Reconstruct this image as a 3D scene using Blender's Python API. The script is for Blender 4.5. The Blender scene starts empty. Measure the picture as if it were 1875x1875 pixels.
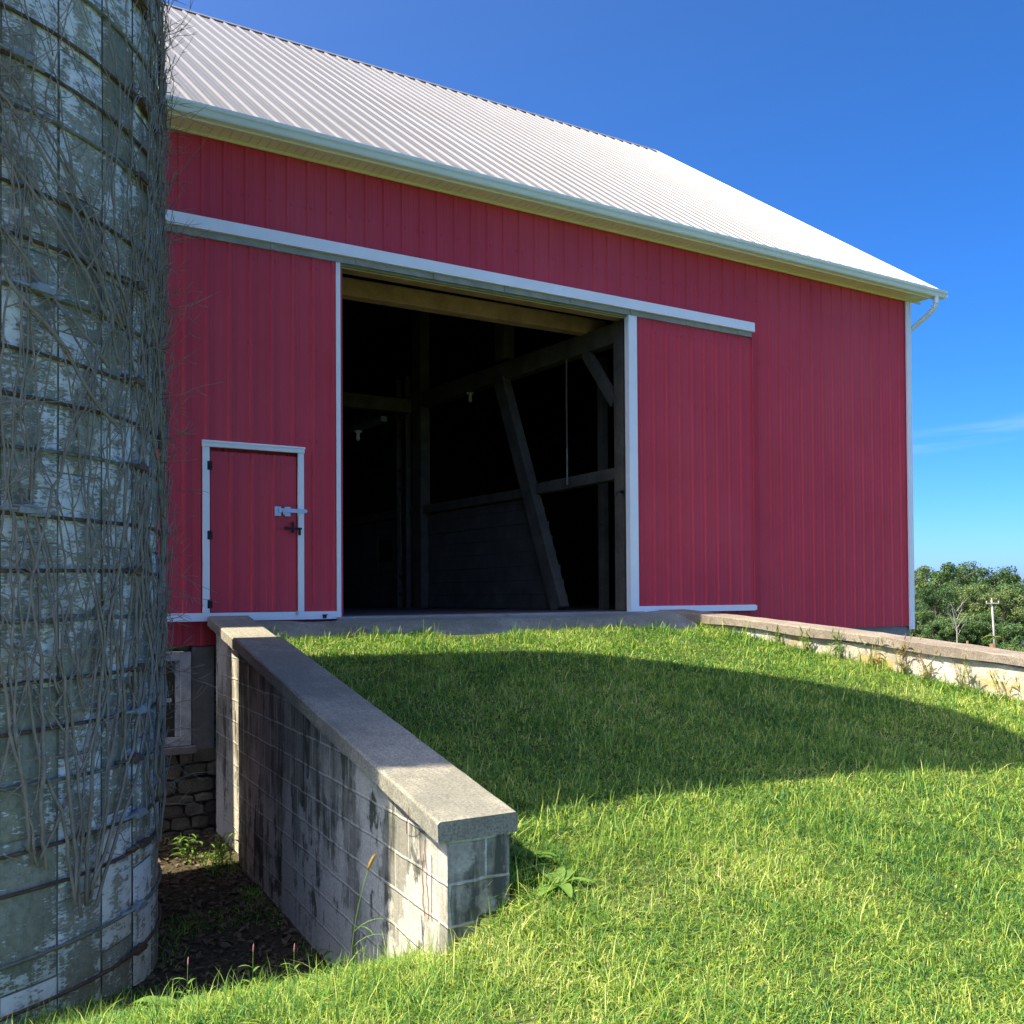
import bpy, math, random
import numpy as np
from mathutils import Vector, Matrix
random.seed(7); rng = np.random.default_rng(11)
R_ = math.radians
S = bpy.context.scene
# world: X runs along the barn front, Y into the barn, z = 0 is the camera's eye height

# ------------------------------------------------------------------ camera, sky, sun, exposure
cd = bpy.data.cameras.new('camera'); cam = bpy.data.objects.new('camera', cd); S.collection.objects.link(cam)
cd.sensor_width = 36; cd.sensor_fit = 'HORIZONTAL'; cd.lens = 36 * 1830 / 1875
cd.shift_y = (152.5 - 1830 * math.tan(R_(1.0))) / 1875
cd.clip_start = .05; cd.clip_end = 3000
yaw, pit, rol = R_(32), R_(1.0), R_(.37)
f_ = Vector((math.sin(yaw) * math.cos(pit), math.cos(yaw) * math.cos(pit), math.sin(pit)))
r_ = Vector((math.cos(yaw), -math.sin(yaw), 0)); u_ = r_.cross(f_)
r2 = r_ * math.cos(rol) - u_ * math.sin(rol); u2 = r2.cross(f_)
M3 = Matrix((r2, u2, -f_)).transposed()
cam.matrix_world = M3.to_4x4()
S.camera = cam
SUN_EL = 55.0; SUN_DIR = Vector((-1, .1, 0)).normalized()          # horizontal direction towards the sun
el = R_(SUN_EL)
to_sun = Vector((SUN_DIR.x * math.cos(el), SUN_DIR.y * math.cos(el), math.sin(el)))
w = bpy.data.worlds.new('World'); S.world = w; w.use_nodes = True
nt = w.node_tree; bg = nt.nodes['Background']
sky = nt.nodes.new('ShaderNodeTexSky'); sky.sky_type = 'NISHITA'; sky.sun_disc = False
sky.sun_elevation = el; sky.sun_rotation = math.atan2(SUN_DIR.x, SUN_DIR.y)
sky.altitude = 100; sky.air_density = .22; sky.dust_density = 2.0; sky.ozone_density = 6
hs = nt.nodes.new('ShaderNodeHueSaturation'); hs.inputs['Saturation'].default_value = 1.3
nt.links.new(sky.outputs[0], hs.inputs['Color']); _tc = nt.nodes.new('ShaderNodeTexCoord'); _mp = nt.nodes.new('ShaderNodeMapping'); _mp.inputs['Rotation'].default_value = (0, 0, yaw + R_(22)); nt.links.new(_tc.outputs['Generated'], _mp.inputs[0])
_sx = nt.nodes.new('ShaderNodeSeparateXYZ'); nt.links.new(_mp.outputs[0], _sx.inputs[0])
def _wm(op, a, b=0.0, clamp=False):
    q = nt.nodes.new('ShaderNodeMath'); q.operation = op; q.use_clamp = clamp
    for k_, v_ in ((0, a), (1, b)):
        if isinstance(v_, bpy.types.NodeSocket): nt.links.new(v_, q.inputs[k_])
        else: q.inputs[k_].default_value = v_
    return q.outputs[0]
_dz = _wm('SUBTRACT', _sx.outputs[2], _wm('ADD', _wm('MULTIPLY', _sx.outputs[0], .12), .137))    # a thin cirrus band low over the field
_band = _wm('SUBTRACT', 1, _wm('MULTIPLY', _wm('ABSOLUTE', _dz), 75), True)
_cm = nt.nodes.new('ShaderNodeMapping'); _cm.inputs['Scale'].default_value = (6, 6, 60); nt.links.new(_mp.outputs[0], _cm.inputs[0])
_cn = nt.nodes.new('ShaderNodeTexNoise'); _cn.inputs['Scale'].default_value = 1.5; _cn.inputs['Detail'].default_value = 6; nt.links.new(_cm.outputs[0], _cn.inputs['Vector'])
_cf = _wm('MULTIPLY', _wm('MULTIPLY', _band, _wm('MULTIPLY', _wm('SUBTRACT', _cn.outputs['Fac'], .38, True), 3.0, True)), _wm('MULTIPLY', _sx.outputs[1], .16, True))
_cx = nt.nodes.new('ShaderNodeMix'); _cx.data_type = 'RGBA'; nt.links.new(_cf, _cx.inputs[0]); nt.links.new(hs.outputs[0], _cx.inputs[6]); _cx.inputs[7].default_value = (2.2, 2.25, 2.3, 1)
nt.links.new(_cx.outputs[2], bg.inputs[0]); bg.inputs[1].default_value = .142
sd = bpy.data.lights.new('sun', 'SUN'); sun = bpy.data.objects.new('sun', sd); S.collection.objects.link(sun)
sd.energy = 2.8; sd.angle = R_(.55); sd.color = (1, .88, .68)
sun.rotation_euler = to_sun.to_track_quat('Z', 'Y').to_euler()
S.view_settings.view_transform = 'Standard'; S.view_settings.look = 'None'
S.view_settings.exposure = 2.2; S.view_settings.gamma = 1
S.cycles.max_bounces = 8; S.cycles.diffuse_bounces = 4; S.cycles.transmission_bounces = 4; S.cycles.transparent_max_bounces = 4
S.cycles.use_denoising = True

# ------------------------------------------------------------------ helpers
def link(o): S.collection.objects.link(o)
def empty(name, loc, label=None, cat=None, group=None):
    o = bpy.data.objects.new(name, None); link(o); o.location = loc; o.empty_display_size = .2
    tag(o, label, cat, group); return o
def tag(o, label=None, cat=None, group=None, kind=None):
    if label: o['label'] = label
    if cat: o['category'] = cat
    if group: o['group'] = group
    if kind: o['kind'] = kind
    return o
def wpos(p):
    v = Vector(p.location)
    while p.parent: p = p.parent; v = v if p.parent is None and False else v
    return v
class MB:
    def __init__(s): s.v = []; s.f = []; s.uv = {}; s.m = []
    def add(s, vs, fs):
        b = len(s.v); s.v += [tuple(x) for x in vs]; s.f += [tuple(i + b for i in q) for q in fs]; return b
    def box(s, x0, x1, y0, y1, z0, z1):
        s.add([(x0,y0,z0),(x1,y0,z0),(x1,y1,z0),(x0,y1,z0),(x0,y0,z1),(x1,y0,z1),(x1,y1,z1),(x0,y1,z1)],
              [(0,3,2,1),(4,5,6,7),(0,1,5,4),(1,2,6,5),(2,3,7,6),(3,0,4,7)])
    def bar(s, a, b, w, h, up=(0, 0, 1)):
        a = Vector(a); b = Vector(b); d = (b - a).normalized(); sd_ = d.cross(Vector(up)).normalized(); u = sd_.cross(d)
        vs = [p + sd_ * (i * w / 2) + u * (j * h / 2) for p in (a, b) for i, j in ((-1,-1),(1,-1),(1,1),(-1,1))]
        s.add(vs, [(0,3,2,1),(4,5,6,7),(0,1,5,4),(1,2,6,5),(2,3,7,6),(3,0,4,7)])
    def prism(s, poly, ax, t0, t1):      # polygon in the two axes other than ax, extruded along ax
        n = len(poly)
        def P(p, t):
            q = list(p); q.insert(ax, t); return tuple(q)
        s.add([P(p, t0) for p in poly] + [P(p, t1) for p in poly],
              [tuple(range(n))[::-1], tuple(range(n, 2 * n))] + [(i, (i + 1) % n, n + (i + 1) % n, n + i) for i in range(n)])
    def tube(s, path, r, n=6, closed=False):
        path = [Vector(p) for p in path]; k = len(path)
        rs = r if hasattr(r, '__len__') else [r] * k
        vs = []; prev = None
        for i, p in enumerate(path):
            if closed: d = path[(i + 1) % k] - path[i - 1]
            else: d = path[min(i + 1, k - 1)] - path[max(i - 1, 0)]
            d = d.normalized() if d.length > 1e-9 else Vector((0, 0, 1))
            if prev is None:
                a = d.orthogonal().normalized() if abs(d.z) > .9 else d.cross(Vector((0, 0, 1))).normalized()
            else:
                a = prev - d * prev.dot(d); a = a.normalized() if a.length > 1e-6 else d.orthogonal().normalized()
            prev = a; b = d.cross(a)
            vs += [p + (a * math.cos(t) + b * math.sin(t)) * rs[i] for t in (2 * math.pi * j / n for j in range(n))]
        fs = []
        for i in range(k if closed else k - 1):
            i2 = (i + 1) % k
            fs += [(i*n + j, i*n + (j+1) % n, i2*n + (j+1) % n, i2*n + j) for j in range(n)]
        if not closed: fs += [tuple(range(n))[::-1], tuple((k-1)*n + j for j in range(n))]
        s.add(vs, fs)
    def build(s, name, mat, parent=None, smooth=False, bevel=0, local=False):
        me = bpy.data.meshes.new(name); me.from_pydata(s.v, [], s.f); me.update()
        if mat: me.materials.append(mat)
        if smooth: me.shade_smooth()
        o = bpy.data.objects.new(name, me); link(o)
        if parent is not None:
            o.parent = parent
            if not local:
                t = Vector((0, 0, 0)); p = parent
                # root empties are pure translations, parts sit at the world origin
                if p.parent is None: t = Vector(p.location)
                o.matrix_parent_inverse = Matrix.Translation(-t)
        if bevel:
            m = o.modifiers.new('bevel', 'BEVEL'); m.width = bevel; m.segments = 2; m.limit_method = 'ANGLE'; m.angle_limit = R_(40)
        return o

def np_mesh(name, V, quads, tris, mat, attr=None, uv=None):
    me = bpy.data.meshes.new(name)
    V = np.asarray(V, np.float32); nq, ntr = len(quads), len(tris)
    me.vertices.add(len(V)); me.vertices.foreach_set('co', V.ravel())
    loops = np.concatenate([np.asarray(quads, np.int32).ravel(), np.asarray(tris, np.int32).ravel()]).astype(np.int32)
    me.loops.add(len(loops)); me.loops.foreach_set('vertex_index', loops)
    st = np.concatenate([np.arange(nq) * 4, nq * 4 + np.arange(ntr) * 3]).astype(np.int32)
    me.polygons.add(nq + ntr); me.polygons.foreach_set('loop_start', st)
    if attr is not None:
        for k, a in attr.items():
            at = me.attributes.new(k, 'FLOAT', 'POINT'); at.data.foreach_set('value', np.asarray(a, np.float32))
    me.materials.append(mat); me.update(calc_edges=True); me.validate()
    return me

# value noise for the terrain and the grass
_N = rng.random((128, 128))
def vnoise(x, y, sc):
    x = np.asarray(x) / sc + 1000; y = np.asarray(y) / sc + 1000
    xi = np.floor(x).astype(int); yi = np.floor(y).astype(int); fx = x - xi; fy = y - yi
    fx = fx * fx * (3 - 2 * fx); fy = fy * fy * (3 - 2 * fy)
    g = lambda a, b: _N[a % 128, b % 128]
    return (g(xi, yi) * (1 - fx) + g(xi + 1, yi) * fx) * (1 - fy) + (g(xi, yi + 1) * (1 - fx) + g(xi + 1, yi + 1) * fx) * fy

# ------------------------------------------------------------------ materials
class NT:
    def __init__(s, name, rough=.8, spec=.3):
        s.m = bpy.data.materials.new(name); s.m.use_nodes = True; s.t = s.m.node_tree
        s.b = s.t.nodes['Principled BSDF']; s.b.inputs['Roughness'].default_value = rough
        s.b.inputs['Specular IOR Level'].default_value = spec
        s.tc = s.t.nodes.new('ShaderNodeTexCoord')
    def n(s, typ, **k):
        nd = s.t.nodes.new(typ)
        for a, v in k.items(): setattr(nd, a, v)
        return nd
    def lk(s, a, b): s.t.links.new(a, b)
    def coord(s, scale=(1, 1, 1), uv=False, loc=(0, 0, 0), rot=(0, 0, 0)):
        mp = s.n('ShaderNodeMapping'); mp.inputs['Scale'].default_value = scale; mp.inputs['Location'].default_value = loc
        mp.inputs['Rotation'].default_value = rot
        s.lk(s.tc.outputs['UV' if uv else 'Object'], mp.inputs[0]); return mp.outputs[0]
    def noise(s, scale, co, detail=4, rough=.6, dist=0):
        nd = s.n('ShaderNodeTexNoise'); nd.inputs['Scale'].default_value = scale; nd.inputs['Detail'].default_value = detail
        nd.inputs['Roughness'].default_value = rough; nd.inputs['Distortion'].default_value = dist
        s.lk(co, nd.inputs['Vector']); return nd.outputs['Fac']
    def ramp(s, fac, stops):
        r = s.n('ShaderNodeValToRGB'); e = r.color_ramp.elements
        while len(e) < len(stops): e.new(.5)
        for x, (p, c) in zip(e, stops):
            x.position = p; x.color = (c, c, c, 1) if not hasattr(c, '__len__') else (*c, 1)
        s.lk(fac, r.inputs[0]); return r.outputs[0]
    def mix(s, fac, a, b, mode='MIX'):
        m = s.n('ShaderNodeMix', data_type='RGBA', blend_type=mode)
        for sock, v in ((m.inputs[0], fac), (m.inputs[6], a), (m.inputs[7], b)):
            if isinstance(v, bpy.types.NodeSocket): s.lk(v, sock)
            else: sock.default_value = v if not hasattr(v, '__len__') else (*v, 1)
        return m.outputs[2]
    def math(s, op, a, b=0.0, clamp=False):
        m = s.n('ShaderNodeMath', operation=op, use_clamp=clamp)
        for sock, v in ((m.inputs[0], a), (m.inputs[1], b)):
            if isinstance(v, bpy.types.NodeSocket): s.lk(v, sock)
            else: sock.default_value = v
        return m.outputs[0]
    def col(s, c):
        if isinstance(c, bpy.types.NodeSocket): s.lk(c, s.b.inputs['Base Color'])
        else: s.b.inputs['Base Color'].default_value = (*c, 1)
    def bump(s, h, strength=.3, dist=.01):
        b = s.n('ShaderNodeBump'); b.inputs['Strength'].default_value = strength; b.inputs['Distance'].default_value = dist
        s.lk(h, b.inputs['Height']); s.lk(b.outputs[0], s.b.inputs['Normal'])
    def attr(s, name):
        a = s.n('ShaderNodeAttribute', attribute_name=name); return a.outputs['Fac']

def simple(name, c, rough=.6, var=.15, scale=3, bump=0, metal=0, spec=.3, stretch=(1, 1, 1)):
    m = NT(name, rough, spec); co = m.coord(stretch)
    f = m.noise(scale, co, 6); f2 = m.noise(scale * 9, co, 3)
    k = m.ramp(m.math('ADD', m.math('MULTIPLY', f, .7), m.math('MULTIPLY', f2, .3)), [(.3, 1 - var), (.7, 1 + var * .6)])
    m.col(m.mix(1, c, k, 'MULTIPLY')); m.b.inputs['Metallic'].default_value = metal
    if bump: m.bump(f2, bump, .01)
    return m.m

def siding_mat(name):
    m = NT(name, .55, .10)
    co = m.coord(); st = m.coord((9, 9, .25)); f = m.noise(1.1, co, 5); g = m.noise(2.2, st, 4)
    c = m.mix(m.ramp(f, [(.35, 0), (.7, 1)]), (.62, .068, .092), (.55, .057, .078))
    c = m.mix(m.ramp(g, [(.5, 0), (.85, .16)]), c, (.54, .11, .12))
    c = m.mix(m.ramp(m.noise(1.6, m.coord((14, 14, .12), loc=(3, 0, 1)), 3), [(.55, 0), (.75, .22)]), c, (.33, .03, .05))
    sx = m.n('ShaderNodeSeparateXYZ'); m.lk(co, sx.inputs[0]); fl = m.math('FLOOR', m.math('DIVIDE', m.math('SUBTRACT', sx.outputs[0], 2.62), .924))
    wn = m.n('ShaderNodeTexWhiteNoise', noise_dimensions='1D'); m.lk(fl, wn.inputs['W'])
    c = m.mix(m.math('MULTIPLY', wn.outputs['Value'], .22), c, (.40, .035, .055))
    fd = m.noise(.55, m.coord((1, 1, .6), loc=(5, 0, 2)), 4); c = m.mix(m.ramp(fd, [(.45, 0), (.7, .35)]), c, (.60, .10, .12))
    sp = m.noise(60, co, 2)
    c = m.mix(m.ramp(sp, [(.77, 0), (.8, .4)]), c, (.45, .28, .27))
    m.col(c); m.bump(m.noise(2.2, m.coord((1, 1, .5)), 3), .25, .03)
    return m.m
RED = siding_mat('red_siding_paint')
WHITE = simple('white_trim_paint', (.86, .87, .86), .4, .07, 4)
CREAM = simple('cream_soffit_vinyl', (.84, .80, .62), .5, .08, 3)
GUTTER = simple('pale_gutter_enamel', (.76, .84, .78), .35, .08, 3)
GALV = simple('galvanised_rail', (.34, .33, .28), .5, .35, 6)
STEEL = simple('hasp_steel', (.45, .47, .5), .35, .2, 20, metal=.7)
BLACKIRON = simple('black_iron', (.018, .016, .016), .6, .3, 20)
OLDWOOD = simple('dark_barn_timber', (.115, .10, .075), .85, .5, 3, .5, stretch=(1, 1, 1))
NEWWOOD = simple('sawn_header_timber', (.42, .245, .19), .8, .4, 4, .3)
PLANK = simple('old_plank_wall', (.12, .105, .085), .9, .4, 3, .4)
INSIDE = simple('interior_shade_black', (.03, .026, .022), .95, .4, 3)  # near-black colour stands in for the deep shade indoors
ROPE = simple('hemp_rope', (.16, .12, .08), .9, .3, 40)
RUST = simple('rusty_hoop_rod', (.13, .085, .055), .8, .55, 7, .4)
GREENROD = simple('mossy_hoop_rod', (.20, .20, .14), .8, .5, 9, .4)
CASTLUG = simple('pale_cast_lug', (.30, .33, .33), .7, .4, 20, .4)
VINE = simple('dry_vine_bark', (.31, .26, .195), .9, .4, 14, .4)
PORCELAIN = simple('pale_bulb_glass', (.5, .5, .4), .3, .05, 5)
GLASS = simple('dark_window_glass', (.02, .022, .025), .25, .2, 5, spec=.25)
POLEWOOD = simple('weathered_pole_wood', (.36, .35, .31), .85, .2, 5)
POSTWOOD = simple('brown_post_wood', (.26, .17, .10), .85, .2, 5)
BARK = simple('tree_bark', (.10, .085, .065), .9, .3, 2)
DEADBARK = simple('bleached_bark', (.30, .28, .24), .9, .3, 2)

def roof_mat():
    m = NT('white_ribbed_metal', .44, .42); co = m.coord((1, 1, 1)); f = m.noise(.7, co, 5); g = m.noise(3, m.coord((6, .5, .5)), 4)
    c = m.mix(m.ramp(f, [(.3, 0), (.75, 1)]), (.155, .157, .162), (.128, .128, .127))
    c = m.mix(m.ramp(g, [(.5, 0), (.85, .5)]), c, (.16, .155, .145))
    sx = m.n('ShaderNodeSeparateXYZ'); m.lk(co, sx.inputs[0]); fl = m.math('FLOOR', m.math('DIVIDE', m.math('SUBTRACT', sx.outputs[0], 2.66), .924))
    wn = m.n('ShaderNodeTexWhiteNoise', noise_dimensions='1D'); m.lk(fl, wn.inputs['W'])
    c = m.mix(m.math('MULTIPLY', wn.outputs['Value'], .35), c, (.13, .13, .132))
    m.bump(m.noise(1.6, m.coord((1.5, .6, .6)), 3), .3, .03)
    m.col(c); return m.m
ROOF = roof_mat()

def block_mat():
    m = NT('stained_concrete_block', .92, .15); uv = m.coord(uv=True)
    br = m.n('ShaderNodeTexBrick'); br.offset = .5; nz = m.n('ShaderNodeTexNoise'); nz.inputs['Scale'].default_value = 6; nz.inputs['Detail'].default_value = 4; m.lk(uv, nz.inputs['Vector'])
    vm = m.n('ShaderNodeVectorMath', operation='MULTIPLY_ADD'); m.lk(nz.outputs['Color'], vm.inputs[0]); vm.inputs[1].default_value = (.03, .03, 0); m.lk(uv, vm.inputs[2]); m.lk(vm.outputs[0], br.inputs['Vector'])
    br.inputs['Scale'].default_value = 1; br.inputs['Mortar Size'].default_value = .011; br.inputs['Mortar Smooth'].default_value = .6
    br.inputs['Brick Width'].default_value = .405; br.inputs['Row Height'].default_value = .203; br.inputs['Bias'].default_value = 0
    br.inputs['Color1'].default_value = (.19, .185, .155, 1); br.inputs['Color2'].default_value = (.33, .315, .26, 1); br.inputs['Mortar'].default_value = (.55, .55, .50, 1)
    big = m.noise(1.0, m.coord((1, .6, 1), uv=True), 5, .6); fine = m.noise(45, uv, 4, .7); edge = m.noise(5, uv, 5, .7)
    wob = m.noise(3.5, uv, 4, .6)
    streak = m.noise(1, m.coord((4.2, .5, 1), uv=True), 7, .62); st2 = m.noise(1, m.coord((11, .5, 1), uv=True, loc=(4, 2, 0)), 6, .7)
    c = m.mix(.2, br.outputs['Color'], (.28, .265, .20))
    c = m.mix(m.ramp(m.math('ADD', m.math('MULTIPLY', streak, .75), m.math('MULTIPLY', wob, .25)), [(.49, 0), (.545, .9)]), c, (.050, .058, .046))
    c = m.mix(m.ramp(st2, [(.50, 0), (.66, .6)]), c, (.09, .10, .085))
    wn = m.math('ADD', m.math('MULTIPLY', m.noise(1, m.coord((2.6, .7, 1), uv=True, loc=(3.3, 1.7, 0)), 7, .62), .7), m.math('MULTIPLY', edge, .3))
    wht = m.math('MULTIPLY', m.ramp(wn, [(.465, 0), (.50, 1)]), m.ramp(big, [(.42, .1), (.52, 1)]))
    c = m.mix(m.math('MULTIPLY', wht, .8), c, (.60, .57, .49))
    ml = m.math('MULTIPLY', br.outputs['Fac'], m.ramp(m.noise(2.4, uv, 5, .7), [(.47, 0), (.60, .8)]))
    c = m.mix(ml, c, (.50, .465, .39))
    c = m.mix(m.ramp(m.noise(1, m.coord((30, 2.2, 1), uv=True), 4, .8), [(.66, 0), (.70, .8)]), c, (.03, .03, .028))
    och = m.ramp(m.noise(2.2, m.coord((1, .8, 1), uv=True, loc=(9, 4, 0)), 4), [(.60, 0), (.72, .6)])
    c = m.mix(och, c, (.36, .31, .14))
    c = m.mix(m.ramp(fine, [(.3, .45), (.6, 0)]), c, (.08, .085, .07))
    m.col(c)
    h = m.math('ADD', m.math('MULTIPLY', fine, .5), m.math('MULTIPLY', br.outputs['Fac'], -1.2)); m.bump(m.math('ADD', h, m.math('MULTIPLY', edge, .8)), .7, .012)
    return m.m
BLOCK = block_mat()
def parge_mat():
    m = NT('pale_lichened_concrete', .92, .15); uv = m.coord(uv=True)
    big = m.noise(1.2, uv, 5, .65); med = m.noise(5, uv, 6, .7); fine = m.noise(40, uv, 4, .7)
    c = m.mix(m.ramp(big, [(.4, 0), (.6, 1)]), (.50, .45, .36), (.70, .67, .58))
    c = m.mix(m.ramp(med, [(.47, 0), (.60, .8)]), c, (.30, .27, .22))
    c = m.mix(m.ramp(m.noise(1, m.coord((3, .8, 1), uv=True, loc=(1, 3, 0)), 6, .7), [(.52, 0), (.62, .7)]), c, (.22, .20, .17))
    c = m.mix(m.ramp(m.noise(1.5, m.coord((1, 1.6, 1), uv=True, loc=(5.2, 0, 0)), 5, .6), [(.52, 0), (.62, .75)]), c, (.46, .31, .08))
    c = m.mix(m.ramp(fine, [(.3, .4), (.55, 0)]), c, (.2, .18, .15)); m.col(c)
    m.bump(m.math('ADD', fine, med), .7, .015); return m.m
PARGE = parge_mat()
def cap_mat(name, a, b, dark):
    m = NT(name, .9, .2); co = m.coord(); f = m.noise(2.2, co, 5); fine = m.noise(70, co, 5, .75); br = m.noise(5, m.coord((14, .6, 1)), 4, .7)
    c = m.mix(m.ramp(f, [(.35, 0), (.7, 1)]), a, b)
    c = m.mix(m.ramp(br, [(.45, 0), (.75, .45)]), c, dark)
    c = m.mix(m.ramp(fine, [(.40, .85), (.56, 0)]), c, dark)
    sp = m.noise(28, co, 5, .8); c = m.mix(m.ramp(sp, [(.55, 0), (.70, .35)]), c, (.5, .48, .42)); c = m.mix(m.ramp(m.noise(1.3, co, 6, .65), [(.42, .55), (.58, 0)]), c, dark)
    c = m.mix(m.ramp(m.noise(3.4, co, 6, .7), [(.60, 0), (.78, .7)]), c, (.06, .06, .05))
    m.col(c); m.bump(m.math('ADD', fine, br), .6, .008); return m.m
CAP = cap_mat('weathered_concrete_cap', (.40, .38, .29), (.31, .30, .235), (.13, .13, .11))
CAP2 = cap_mat('grey_lichened_cap', (.33, .285, .23), (.25, .22, .175), (.14, .115, .09))
APRON = cap_mat('mossy_concrete_apron', (.34, .35, .31), (.23, .25, .19), (.11, .12, .09))
FOUND = cap_mat('smooth_concrete_foundation', (.36, .36, .33), (.30, .30, .28), (.2, .2, .19))
FLOORM = simple('barn_floor', (.10, .09, .075), .9, .3, 3, .3)

def stone_mat():
    m = NT('rubble_stone_wall', .92, .15); co = m.coord((1, 1, 2.1))
    dn = m.n('ShaderNodeTexVoronoi', feature='F1'); dn.inputs['Scale'].default_value = 3.4; m.lk(co, dn.inputs['Vector'])
    de = m.n('ShaderNodeTexVoronoi', feature='DISTANCE_TO_EDGE'); de.inputs['Scale'].default_value = 3.4; m.lk(co, de.inputs['Vector'])
    f = m.noise(9, m.coord(), 5)
    sep = m.n('ShaderNodeSeparateColor'); m.lk(dn.outputs['Color'], sep.inputs[0])
    c = m.mix(sep.outputs[0], (.14, .115, .085), (.24, .21, .16)); c = m.mix(m.ramp(f, [(.4, 0), (.7, .6)]), c, (.08, .075, .06))
    c = m.mix(m.ramp(de.outputs['Distance'], [(0, 1), (.07, 0)]), c, (.04, .038, .032))
    m.col(c); m.bump(m.math('ADD', m.ramp(de.outputs['Distance'], [(0, 0), (.13, 1)]), m.math('MULTIPLY', f, .4)), 1, .05)
    return m.m
STONE = stone_mat()
STV = []
FIELDSTONE = simple('rough_fieldstone', (.16, .135, .10), .95, .6, 5, .9)
STUCCO = simple('old_grey_stucco', (.22, .205, .19), .95, .4, 2.5, .5)
PEELWOOD = simple('peeling_window_paint', (.5, .5, .49), .8, .45, 9, .4)

def silo_mat():
    m = NT('peeling_whitewashed_stave', .93, .12); uv = m.coord(uv=True); t = m.attr('tint')
    base = m.mix(m.ramp(m.noise(2.6, uv, 5, .6), [(.35, 0), (.7, 1)]), (.37, .355, .26), (.55, .52, .40))
    base = m.mix(m.math('MULTIPLY', t, .55), base, (.15, .16, .105))
    streak = m.noise(1.4, m.coord((10, .9, 1), uv=True), 5, .65)
    base = m.mix(m.ramp(streak, [(.5, 0), (.72, .6)]), base, (.13, .135, .085))
    a = m.noise(2.6, m.coord((1, .7, 1), uv=True, loc=(2, 5, 0)), 7, .62); b = m.noise(13, m.coord((.55, 1.3, 1), uv=True), 7, .72); c3 = m.noise(46, m.coord((.5, 1.6, 1), uv=True), 5, .7)
    vs = m.noise(5, m.coord((2.4, .35, 1), uv=True, loc=(7, 1, 0)), 5, .65)
    edge = m.attr('edge')
    s1 = m.math('ADD', m.math('ADD', m.math('MULTIPLY', a, .26), m.math('MULTIPLY', b, .30)), m.math('ADD', m.math('MULTIPLY', c3, .26), m.math('MULTIPLY', vs, .18)))
    s1 = m.math('ADD', s1, m.math('MULTIPLY', edge, .035)); s1 = m.math('ADD', s1, m.math('MULTIPLY', t, -.05))
    wm = m.ramp(s1, [(.513, 0), (.53, .8), (.56, 1)])
    halo = m.ramp(s1, [(.46, 0), (.54, .4)])
    base = m.mix(halo, base, (.36, .36, .27))
    rst = m.noise(1, m.coord((6, .5, 1), uv=True, loc=(11, 0, 0)), 5, .6); base = m.mix(m.ramp(rst, [(.56, 0), (.72, .6)]), base, (.26, .17, .09))
    grime = m.noise(30, m.coord((1, .8, 1), uv=True), 6, .75); base = m.mix(m.ramp(grime, [(.38, .6), (.55, 0)]), base, (.14, .15, .10))
    wc = m.mix(m.ramp(m.noise(14, uv, 4), [(.35, 0), (.65, 1)]), (.78, .78, .70), (.93, .93, .88))
    c = m.mix(m.math('MULTIPLY', wm, .92), base, wc)
    m.col(c); m.bump(m.math('ADD', m.math('MULTIPLY', wm, .5), b), .7, .006); return m.m
SILO = silo_mat()

def leafy(name, ramp_cols, transl=.35, tattr='tint', rough=.55, spec=.25, vary=False):
    m = NT(name, rough, spec); t_ = m.attr(tattr)
    if vary:
        oi = m.n('ShaderNodeObjectInfo'); t_ = m.math('ADD', m.math('MULTIPLY', t_, .55), m.math('MULTIPLY', oi.outputs['Random'], .5))
    c = m.ramp(t_, ramp_cols); m.col(c)
    tr = m.n('ShaderNodeBsdfTranslucent'); m.lk(m.mix(1, c, (.95, 1.15, .8), 'MULTIPLY'), tr.inputs[0])
    ms = m.n('ShaderNodeMixShader'); ms.inputs[0].default_value = transl
    m.lk(m.b.outputs[0], ms.inputs[1]); m.lk(tr.outputs[0], ms.inputs[2]); m.lk(ms.outputs[0], m.t.nodes['Material Output'].inputs[0])
    return m.m
GRASS = leafy('lawn_grass_blades', [(0, (.025, .105, .038)), (.3, (.105, .245, .045)), (.65, (.35, .45, .070)), (.9, (.54, .54, .19)), (1, (.58, .52, .31))], .36, rough=.5, spec=.22)
LEAF = leafy('tree_leaves', [(0, (.04, .08, .032)), (.35, (.065, .125, .038)), (.65, (.11, .17, .05)), (1, (.19, .23, .085))], .3, vary=True)
WEED = leafy('weed_leaves', [(0, (.06, .14, .02)), (.6, (.15, .26, .05)), (.85, (.30, .26, .06)), (1, (.35, .14, .06))], .35)

def ground_mat():
    m = NT('soil_under_grass', .95, .1); co = m.coord(); f = m.noise(1.2, co, 5); g = m.noise(26, co, 4, .7); gg = m.noise(70, m.coord((1, .5, 1)), 4, .8)
    c = m.mix(m.ramp(f, [(.35, 0), (.65, 1)]), (.07, .115, .025), (.11, .15, .035)); c = m.mix(m.ramp(gg, [(.52, 0), (.62, .8)]), c, (.20, .28, .06)); c = m.mix(m.ramp(g, [(.42, .9), (.62, 0)]), c, (.025, .035, .012))
    dirt = m.mix(m.ramp(g, [(.35, 0), (.7, 1)]), (.03, .025, .018), (.10, .08, .055))
    c = m.mix(m.attr('dirt'), c, dirt)
    m.col(c); m.bump(g, .8, .03); return m.m
GROUND = ground_mat()

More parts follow.
